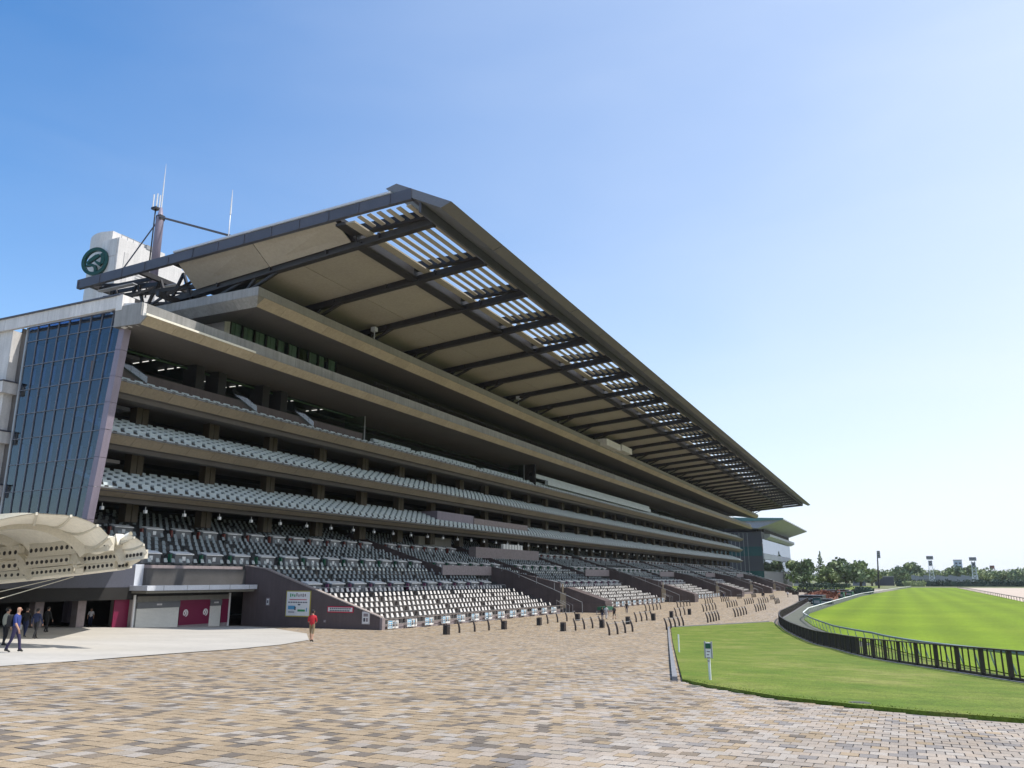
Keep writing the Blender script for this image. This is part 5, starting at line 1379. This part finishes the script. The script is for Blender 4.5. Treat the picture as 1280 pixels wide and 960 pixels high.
person(57, 791, 1.72, RTZ+rad(165), 'person all in black walking deepest under the canopy', 'black_top', 'black_top', 'walk', sleeves='long')
person(127, 784, 1.66, RTZ+rad(20), 'person in a white shirt standing in the dark recess', 'white_shirt', 'navy', 'stand', p=Vector((-67.5, 52.5, g(52.5))))
person(389, 803, 1.88, RTZ+rad(178), 'person in red shirt, khaki shorts and black cap walking away', 'red_shirt', 'khaki', 'walk', short=True, cap='black_top', arms='front')
person(760.5, 776, 1.60, RTZ+rad(150), 'person in dark brown standing left of the grey shirted one', 'black_top', 'navy', 'stand', sleeves='long', p=on_ground(753, 775.5))
person(758, 774.5, 1.72, RTZ+rad(160), 'person in a light grey shirt with the group on the plaza', 'grey_shirt', 'grey_shirt', 'walk')
person(768, 774.5, 1.68, RTZ+rad(200), 'person in black top and shorts with bare legs on the plaza', 'black_top', 'black_top', 'walk', short=True)
person(783.5, 767, 1.66, RTZ+rad(170), 'person in black beyond a bin in front of the cream seats', 'black_top', 'navy', 'stand', sleeves='long')
for i, (px, py, tp_, lab) in enumerate(((955, 748, 'black_top', 'distant person in black near the far barriers'), (905, 749.5, 'navy', 'distant person in navy below the third seat block'), (985, 747, 'white_shirt', 'distant person in white by the fence end'), (998, 745.5, 'black_top', 'distant person in black right of the white shirted one'))):
    person(px, py, 1.7, RTZ+rad(60*i), lab, tp_, 'dark_trousers', 'walk', sleeves='long')

# green counter table beside the stair mouth
t = thing('green_table', 'table under a green cloth behind the walking group', 'table', (-40, 116, 0))
q = MB(); q.box(-40.0, -38.6, 114.2, 117.8, .6, 1.05); q.build('green_cloth', M['green_flag'], t)
for x, y in ((-39.9, 113.7), (-38.7, 113.7), (-39.9, 118.2), (-38.7, 118.2)):
    q = MB(); q.box(x-.04, x+.04, y-.04, y+.04, -.02, .55); q.build('leg', M['grey_metal'], t)

# ------------------------------------------------------------ far side: service clutter, hedges, trees, lights
def leaf_mass(b, c, r, n, s, mi):
    for _ in range(n):
        while True:
            q = Vector((random.uniform(-1, 1), random.uniform(-1, 1), random.uniform(-1, 1)))
            if .25 < q.length < 1: break
        p = Vector(c)+Vector((q.x*r[0], q.y*r[1], q.z*r[2]))
        a = Vector((random.gauss(0, 1), random.gauss(0, 1), random.gauss(0, .7))).normalized(); u = a.orthogonal().normalized(); w = a.cross(u)
        k = s*random.uniform(.6, 1.3); u2 = u*k; w2 = w*k*.7
        b.add([p-u2-w2*.3, p-u2*.2-w2, p+u2, p-u2*.1+w2], [(0, 1, 2, 3)], mi)
def tree(px, Y, h, w, kind, label, base=0.0):
    x = at_y(px, 730, Y).x; t = thing('tree', label, 'tree', (x, Y, base), 'trees beyond the far turn')
    b = MB(); b.tube([(x, Y, base-.3), (x+.2, Y, base+h*.25), (x-.1, Y, base+h*.55)], [w*.045, w*.035, w*.02], 7)
    for k in range(5):
        a = random.uniform(0, 6.28); b.tube([(x, Y, base+h*(.25+.06*k)), (x+math.cos(a)*w*.3, Y+math.sin(a)*w*.3, base+h*(.5+.06*k))], [w*.02, w*.008], 5)
    b.build('trunk', M['bark'], t)
    b = MB()
    if kind == 'conifer':
        for k in range(9):
            f = k/8; leaf_mass(b, (x+random.uniform(-.3, .3), Y, base+h*(.2+.78*f)), (w*.5*(1.05-f), w*.5*(1.05-f), h*.07), int(60*(1.15-f))+8, .7, k % 2)
    else:
        for k in range(16):
            a = random.uniform(0, 6.28); rr = random.uniform(.1, .8)**.7; zz = random.uniform(.28, .88)
            lim = math.sqrt(max(.05, 1-((zz-.5)/.5)**2))
            c = (x+math.cos(a)*rr*w*.5*lim, Y+math.sin(a)*rr*w*.5*lim, base+h*zz); R_ = random.uniform(.13, .24)*w
            leaf_mass(b, c, (R_, R_, R_*.75), int(60+70*random.random()), .075*h*random.uniform(.75, 1.1), random.randint(0, 1))
    mats = {'broad': [M['leaf_a'], M['leaf_b']], 'light': [M['leaf_c'], M['leaf_a']], 'dark': [M['leaf_b'], M['leaf_a']], 'conifer': [M['leaf_b'], M['leaf_a']]}[kind]
    b.build('crown', mats, t)
T_ = [(1003, 545, 17.0, 22, 'broad', 'broad green tree closest to the far grandstand'), (1028, 640, 24, 11, 'conifer', 'slender pointed conifer between two broad trees'), (1040, 560, 13.5, 14, 'light', 'small light green tree right of the conifer'),
      (1058, 570, 17.5, 24, 'broad', 'widest green tree left of the leaning light mast'), (1076, 600, 16.5, 20, 'dark', 'dark tree adjoining the widest tree on its right'), (1090, 640, 12, 16, 'light', 'low pale tree just left of the light mast'),
      (1032, 600, 11, 14, 'dark', 'low dark tree under the conifer'), (1108, 760, 11, 24, 'light', 'low pale tree right of the light mast'), (1122, 760, 13, 20, 'broad', 'round tree midway between mast and towers'), (1138, 800, 19, 30, 'dark', 'bluish domed tree left of the first light tower'),
      (1152, 760, 9, 18, 'light', 'low bush like tree at the foot of the first tower'), (1175, 800, 12, 22, 'light', 'pale tree right of the first light tower'), (1189, 740, 15, 20, 'dark', 'dark round tree midway between the two towers'), (1211, 800, 16, 20, 'dark', 'squat dark tree left of the second tower'),
      (1232, 840, 12, 26, 'light', 'pale low tree right of the second tower'), (1246, 860, 13, 26, 'broad', 'mid green tree under the far red structure'), (1264, 860, 12, 30, 'light', 'pale wide tree near the right edge'), (1280, 840, 13, 26, 'dark', 'dark tree at the right edge of the view'), (1298, 860, 13, 28, 'broad', 'green tree beyond the right edge'), (975, 600, 15, 18, 'dark', 'dark tree partly behind the far grandstand')]
for a in T_: tree(*a)
def hedge(name, label, x0, x1, y0, y1, h, n, m='hedge', cat='hedge', s=.55):
    b = MB()
    for _ in range(n):
        leaf_mass(b, (random.uniform(x0, x1), random.uniform(y0, y1), h*random.uniform(.3, .8)), (1.6, 1.2, h*.35), 8, s, 0)
    b.box(x0, x1, y0+.5, y1-.5, -.2, h*.75)
    return tag(b.build(name, M[m]), label, cat)
def xr(px, Y): return at_y(px, 730, Y).x
hedge('hedge', 'long dark clipped hedge across the far end of the course', xr(1120, 610), xr(1300, 610), 606, 610, 4.2, 420)
hedge('hedge', 'short dark hedge in front of the broad far trees', xr(1000, 500), xr(1062, 500), 498, 502, 2.6, 120)
hedge('hedge', 'dark planting beside the running rail at the last bend', xr(1068, 305), xr(1088, 305), 300, 318, 2.0, 90)
hedge('hedge', 'pale green bushes at the end of the turf', xr(1130, 590), xr(1156, 590), 588, 594, 3.6, 90, 'leaf_c')
b = MB(); n_ = 16
x0, x1 = xr(1140, 660), xr(1224, 660)
fwl = thing('far_wall', 'long pale grey wall behind the hedge below the light towers', 'wall', (x0, 660, 0))
for k in range(n_):
    q = MB(); q.box(x0+(x1-x0)*k/n_+.05, x0+(x1-x0)*(k+1)/n_-.05, 660, 660.6, 0, 7.4-(k % 3)*.5); q.build('panel', M['far_wall'], fwl)
def far_block(px0, px1, Y, h, label, m='far_wall'):
    a, c = xr(px0, Y), xr(px1, Y); t = thing('distant_building', label, 'building', ((a+c)/2, Y, 0)); q = MB(); q.box(a, c, Y, Y+12, -1, h); q.build('wall', M[m], t)
    q = MB(); q.box(a-.4, c+.4, Y-.4, Y+12.4, h, h+.7); q.build('roof', M['parapet'], t)
    w = MB()
    for i in range(max(2, int((c-a)/4))):
        for j in range(max(1, int(h/4))): w.box(a+1+i*4, a+3.2+i*4, Y-.08, Y-.01, 1.6+j*4, 3.4+j*4)
    w.build('window_rows', M['slate'], t)
far_block(1066, 1082, 640, 9, 'low grey building behind the leaning light mast'); far_block(1094, 1118, 660, 6, 'low dark blue shed right of the light mast', 'slate'); far_block(1196, 1206, 1100, 26, 'hazy distant block rising behind the dark round tree', 'far_blue')
far_block(1236, 1250, 1000, 12, 'pale house among the trees near the right edge', 'white_panel'); far_block(992, 1010, 620, 5, 'white low building under the trees by the far stand', 'white_panel')
hb = MB()
for k in range(60):
    a = k/59; X_ = -900+2400*a; hb.v.append((X_, 2600, 0)); hb.v.append((X_, 2600, 16+10*mnoise.noise((X_*.006, 1, 0))+6*mnoise.noise((X_*.03, 5, 0)))); hb.v.append((X_, 2900, 0)); hb.v.append((X_, 2900, 22+6*mnoise.noise((X_*.01, 3, 0))))
for k in range(59):
    i = 4*k
    for q in ((0, 4, 5, 1), (1, 5, 7, 3), (2, 6, 7, 3)): hb.f.append(tuple(i+j for j in q)); hb.m.append(0)
tag(hb.build('hills', M['hedge']), kind='structure')

# leaning floodlight mast and two light towers
t = thing('floodlight_mast', 'dark leaning floodlight mast with a rack of lamps', 'light mast', tuple(at_y(1099, 738, 480)*Vector((1, 1, 0)).x if False else (at_y(1099, 738, 480).x, 480, 0)))
pb, pt_ = Vector((at_y(1099, 738, 480).x, 480, -.2)), at_y(1096.5, 690, 480)
q = MB(); q.tube([pb, pb.lerp(pt_, .5), pt_], [.5, .4, .25], 10); q.build('pole', M['steel'], t)
q = MB(); q.box(pt_.x-.2, pt_.x+1.3, 479.6, 480.4, pt_.z-3.2, pt_.z+.6); q.build('lamp_rack', M['slate'], t)
for k in range(6):
    q = MB(); q.box(pt_.x+(k % 2)*.65-.1, pt_.x+.45+(k % 2)*.65, 479.3, 479.6, pt_.z-3+1.2*(k//2), pt_.z-2.1+1.2*(k//2)); q.build('lamp', M['grey_metal'], t)
def light_tower(px, top, label, Y=640):
    x = xr(px, Y); zt = at_y(px, top, Y).z; t = thing('light_tower', label, 'light tower', (x, Y, 0))
    for sx in (-1, 1):
        for sy in (-1, 1):
            q = MB(); q.beam((x+sx*1.7, Y+sy*1.7, 0), (x+sx*1.0, Y+sy*1.0, zt-2), .22, .22); q.build('leg', M['rail_white'], t)
    q = MB(); z = 1.0; k = 0
    while z < zt-3:
        f = 1.7-.7*z/zt; f2 = 1.7-.7*(z+2.2)/zt
        for sy in (-1, 1): q.beam((x-f, Y+sy*f, z), (x+f2, Y+sy*f2, z+2.2), .12, .12); q.beam((x+f, Y+sy*f, z), (x-f2, Y+sy*f2, z+2.2), .12, .12)
        z += 2.2
    q.build('bracing', M['rail_white'], t)
    q = MB(); q.box(x-2.1, x+2.1, Y-1, Y+1, zt-2.3, zt); q.build('lamp_rack', M['slate'], t)
    q = MB(); q.box(x-1.1, x+1.2, Y-1.2, Y+1.2, zt-6.6, zt-3.4); q.build('cabin', M['slate'], t)
    for i in range(5):
        for j in range(2):
            q = MB(); q.box(x-1.9+i*.78, x-1.25+i*.78, Y-1.25, Y-1.0, zt-2.1+j*1.1, zt-1.3+j*1.1); q.build('lamp', M['grey_metal'], t)
light_tower(1166, 695, 'left lattice light tower with dark lamp rack above the trees'); light_tower(1220, 696.5, 'right lattice light tower with dark lamp rack above the trees')
t = thing('red_tank_frame', 'small reddish frame structure above the trees near the right edge', 'structure', (xr(1243, 900), 900, 0))
q = MB()
for sx in (-1, 1): q.beam((xr(1243, 900)+sx*2.2, 900, 0), (xr(1243, 900)+sx*1.6, 900, 17), .5, .5)
q.box(xr(1243, 900)-1.8, xr(1243, 900)+1.8, 898, 902, 14.0, 17.0); q.build('frame', M['flower'], t)

# flower bed, green crates, planters and benches between plaza and track
fb_ = MB()
for _ in range(260): leaf_mass(fb_, (random.uniform(-20.5, -14.5), random.uniform(206, 262), random.uniform(.5, 1.3)), (1.2, 1.2, .4), 4, .5, 0)
fb_.box(-20.6, -14.4, 205, 263, 0, .7)
tag(fb_.build('flower_bed', M['flower']), 'long raised bed of red brown planting beside the turf rail', 'flower bed')
def crate(px, py, label, m, sx=1.6, sy=2.6, sz=1.5):
    p = on_ground(px, py); t = thing('service_crate', label, 'crate', (p.x, p.y, 0)); q = MB(); q.box(p.x-sx/2, p.x+sx/2, p.y-sy/2, p.y+sy/2, -.02, sz); q.build('body', M[m], t)
    q = MB(); q.box(p.x-sx/2-.06, p.x+sx/2+.06, p.y-sy/2-.06, p.y+sy/2+.06, sz, sz+.12); q.build('lid', M['blk'], t)
    q = MB(); q.box(p.x-sx/2+.2, p.x+sx/2-.2, p.y-sy/2-.05, p.y-sy/2-.005, sz*.3, sz*.7); q.build('handle_panel', M['grey_metal'], t)
crate(1022, 757, 'pale turquoise crate inside the curve of the turf rail', 'glass_teal', 1.4, 2, 1.4); crate(1048, 748, 'green crate beside the red brown bed', 'green_flag', 3, 6, 1.6); crate(1055, 744, 'dark crate beyond the green crate', 'blk', 3, 8, 1.6)
crate(1016, 752, 'long black crate behind the end of the fence', 'blk', 5, 10, 1.3); crate(1028, 755, 'black low case beside the turquoise crate', 'blk', 4, 5, .9); crate(1036, 744, 'dark crate left behind the flower bed', 'blk', 4, 10, 1.5); crate(1062, 745, 'dark green crate next to the running rail', 'green_flag', 2, 10, 1.3)
for i in range(16):
    px = 985+i*4.6; py = 743.5-random.uniform(0, 3.5); p = on_ground(px, py)
    t = thing('planter', 'dark planter in the far row, number %s from the stand side' % ['one', 'two', 'three', 'four', 'five', 'six', 'seven', 'eight', 'nine', 'ten', 'eleven', 'twelve', 'thirteen', 'fourteen', 'fifteen', 'sixteen'][i], 'planter', (p.x, p.y, 0), 'dark planters far along the plaza')
    q = MB(); q.box(p.x-.9, p.x+.9, p.y-.9, p.y+.9, -.02, 1.0); q.build('tub', M['post'], t); q = MB(); leaf_mass(q, (p.x, p.y, 1.4), (.9, .9, .6), 40, .3, 0); q.build('plant', M['hedge'], t)

# ------------------------------------------------------------ spring haze
HAZE = 6.5e-5
hm = bpy.data.materials.new('haze'); hm.use_nodes = True; hn = hm.node_tree; hn.nodes.remove(hn.nodes['Principled BSDF'])
pv = hn.nodes.new('ShaderNodeVolumePrincipled'); pv.inputs['Color'].default_value = (.93, .96, 1, 1); pv.inputs['Density'].default_value = HAZE; pv.inputs['Anisotropy'].default_value = .3
hn.links.new(pv.outputs[0], hn.nodes['Material Output'].inputs['Volume'])
b = MB(); b.box(-3000, 3000, -70, 5000, -3, 66); hz_ = b.build('haze', hm, kind='stuff')
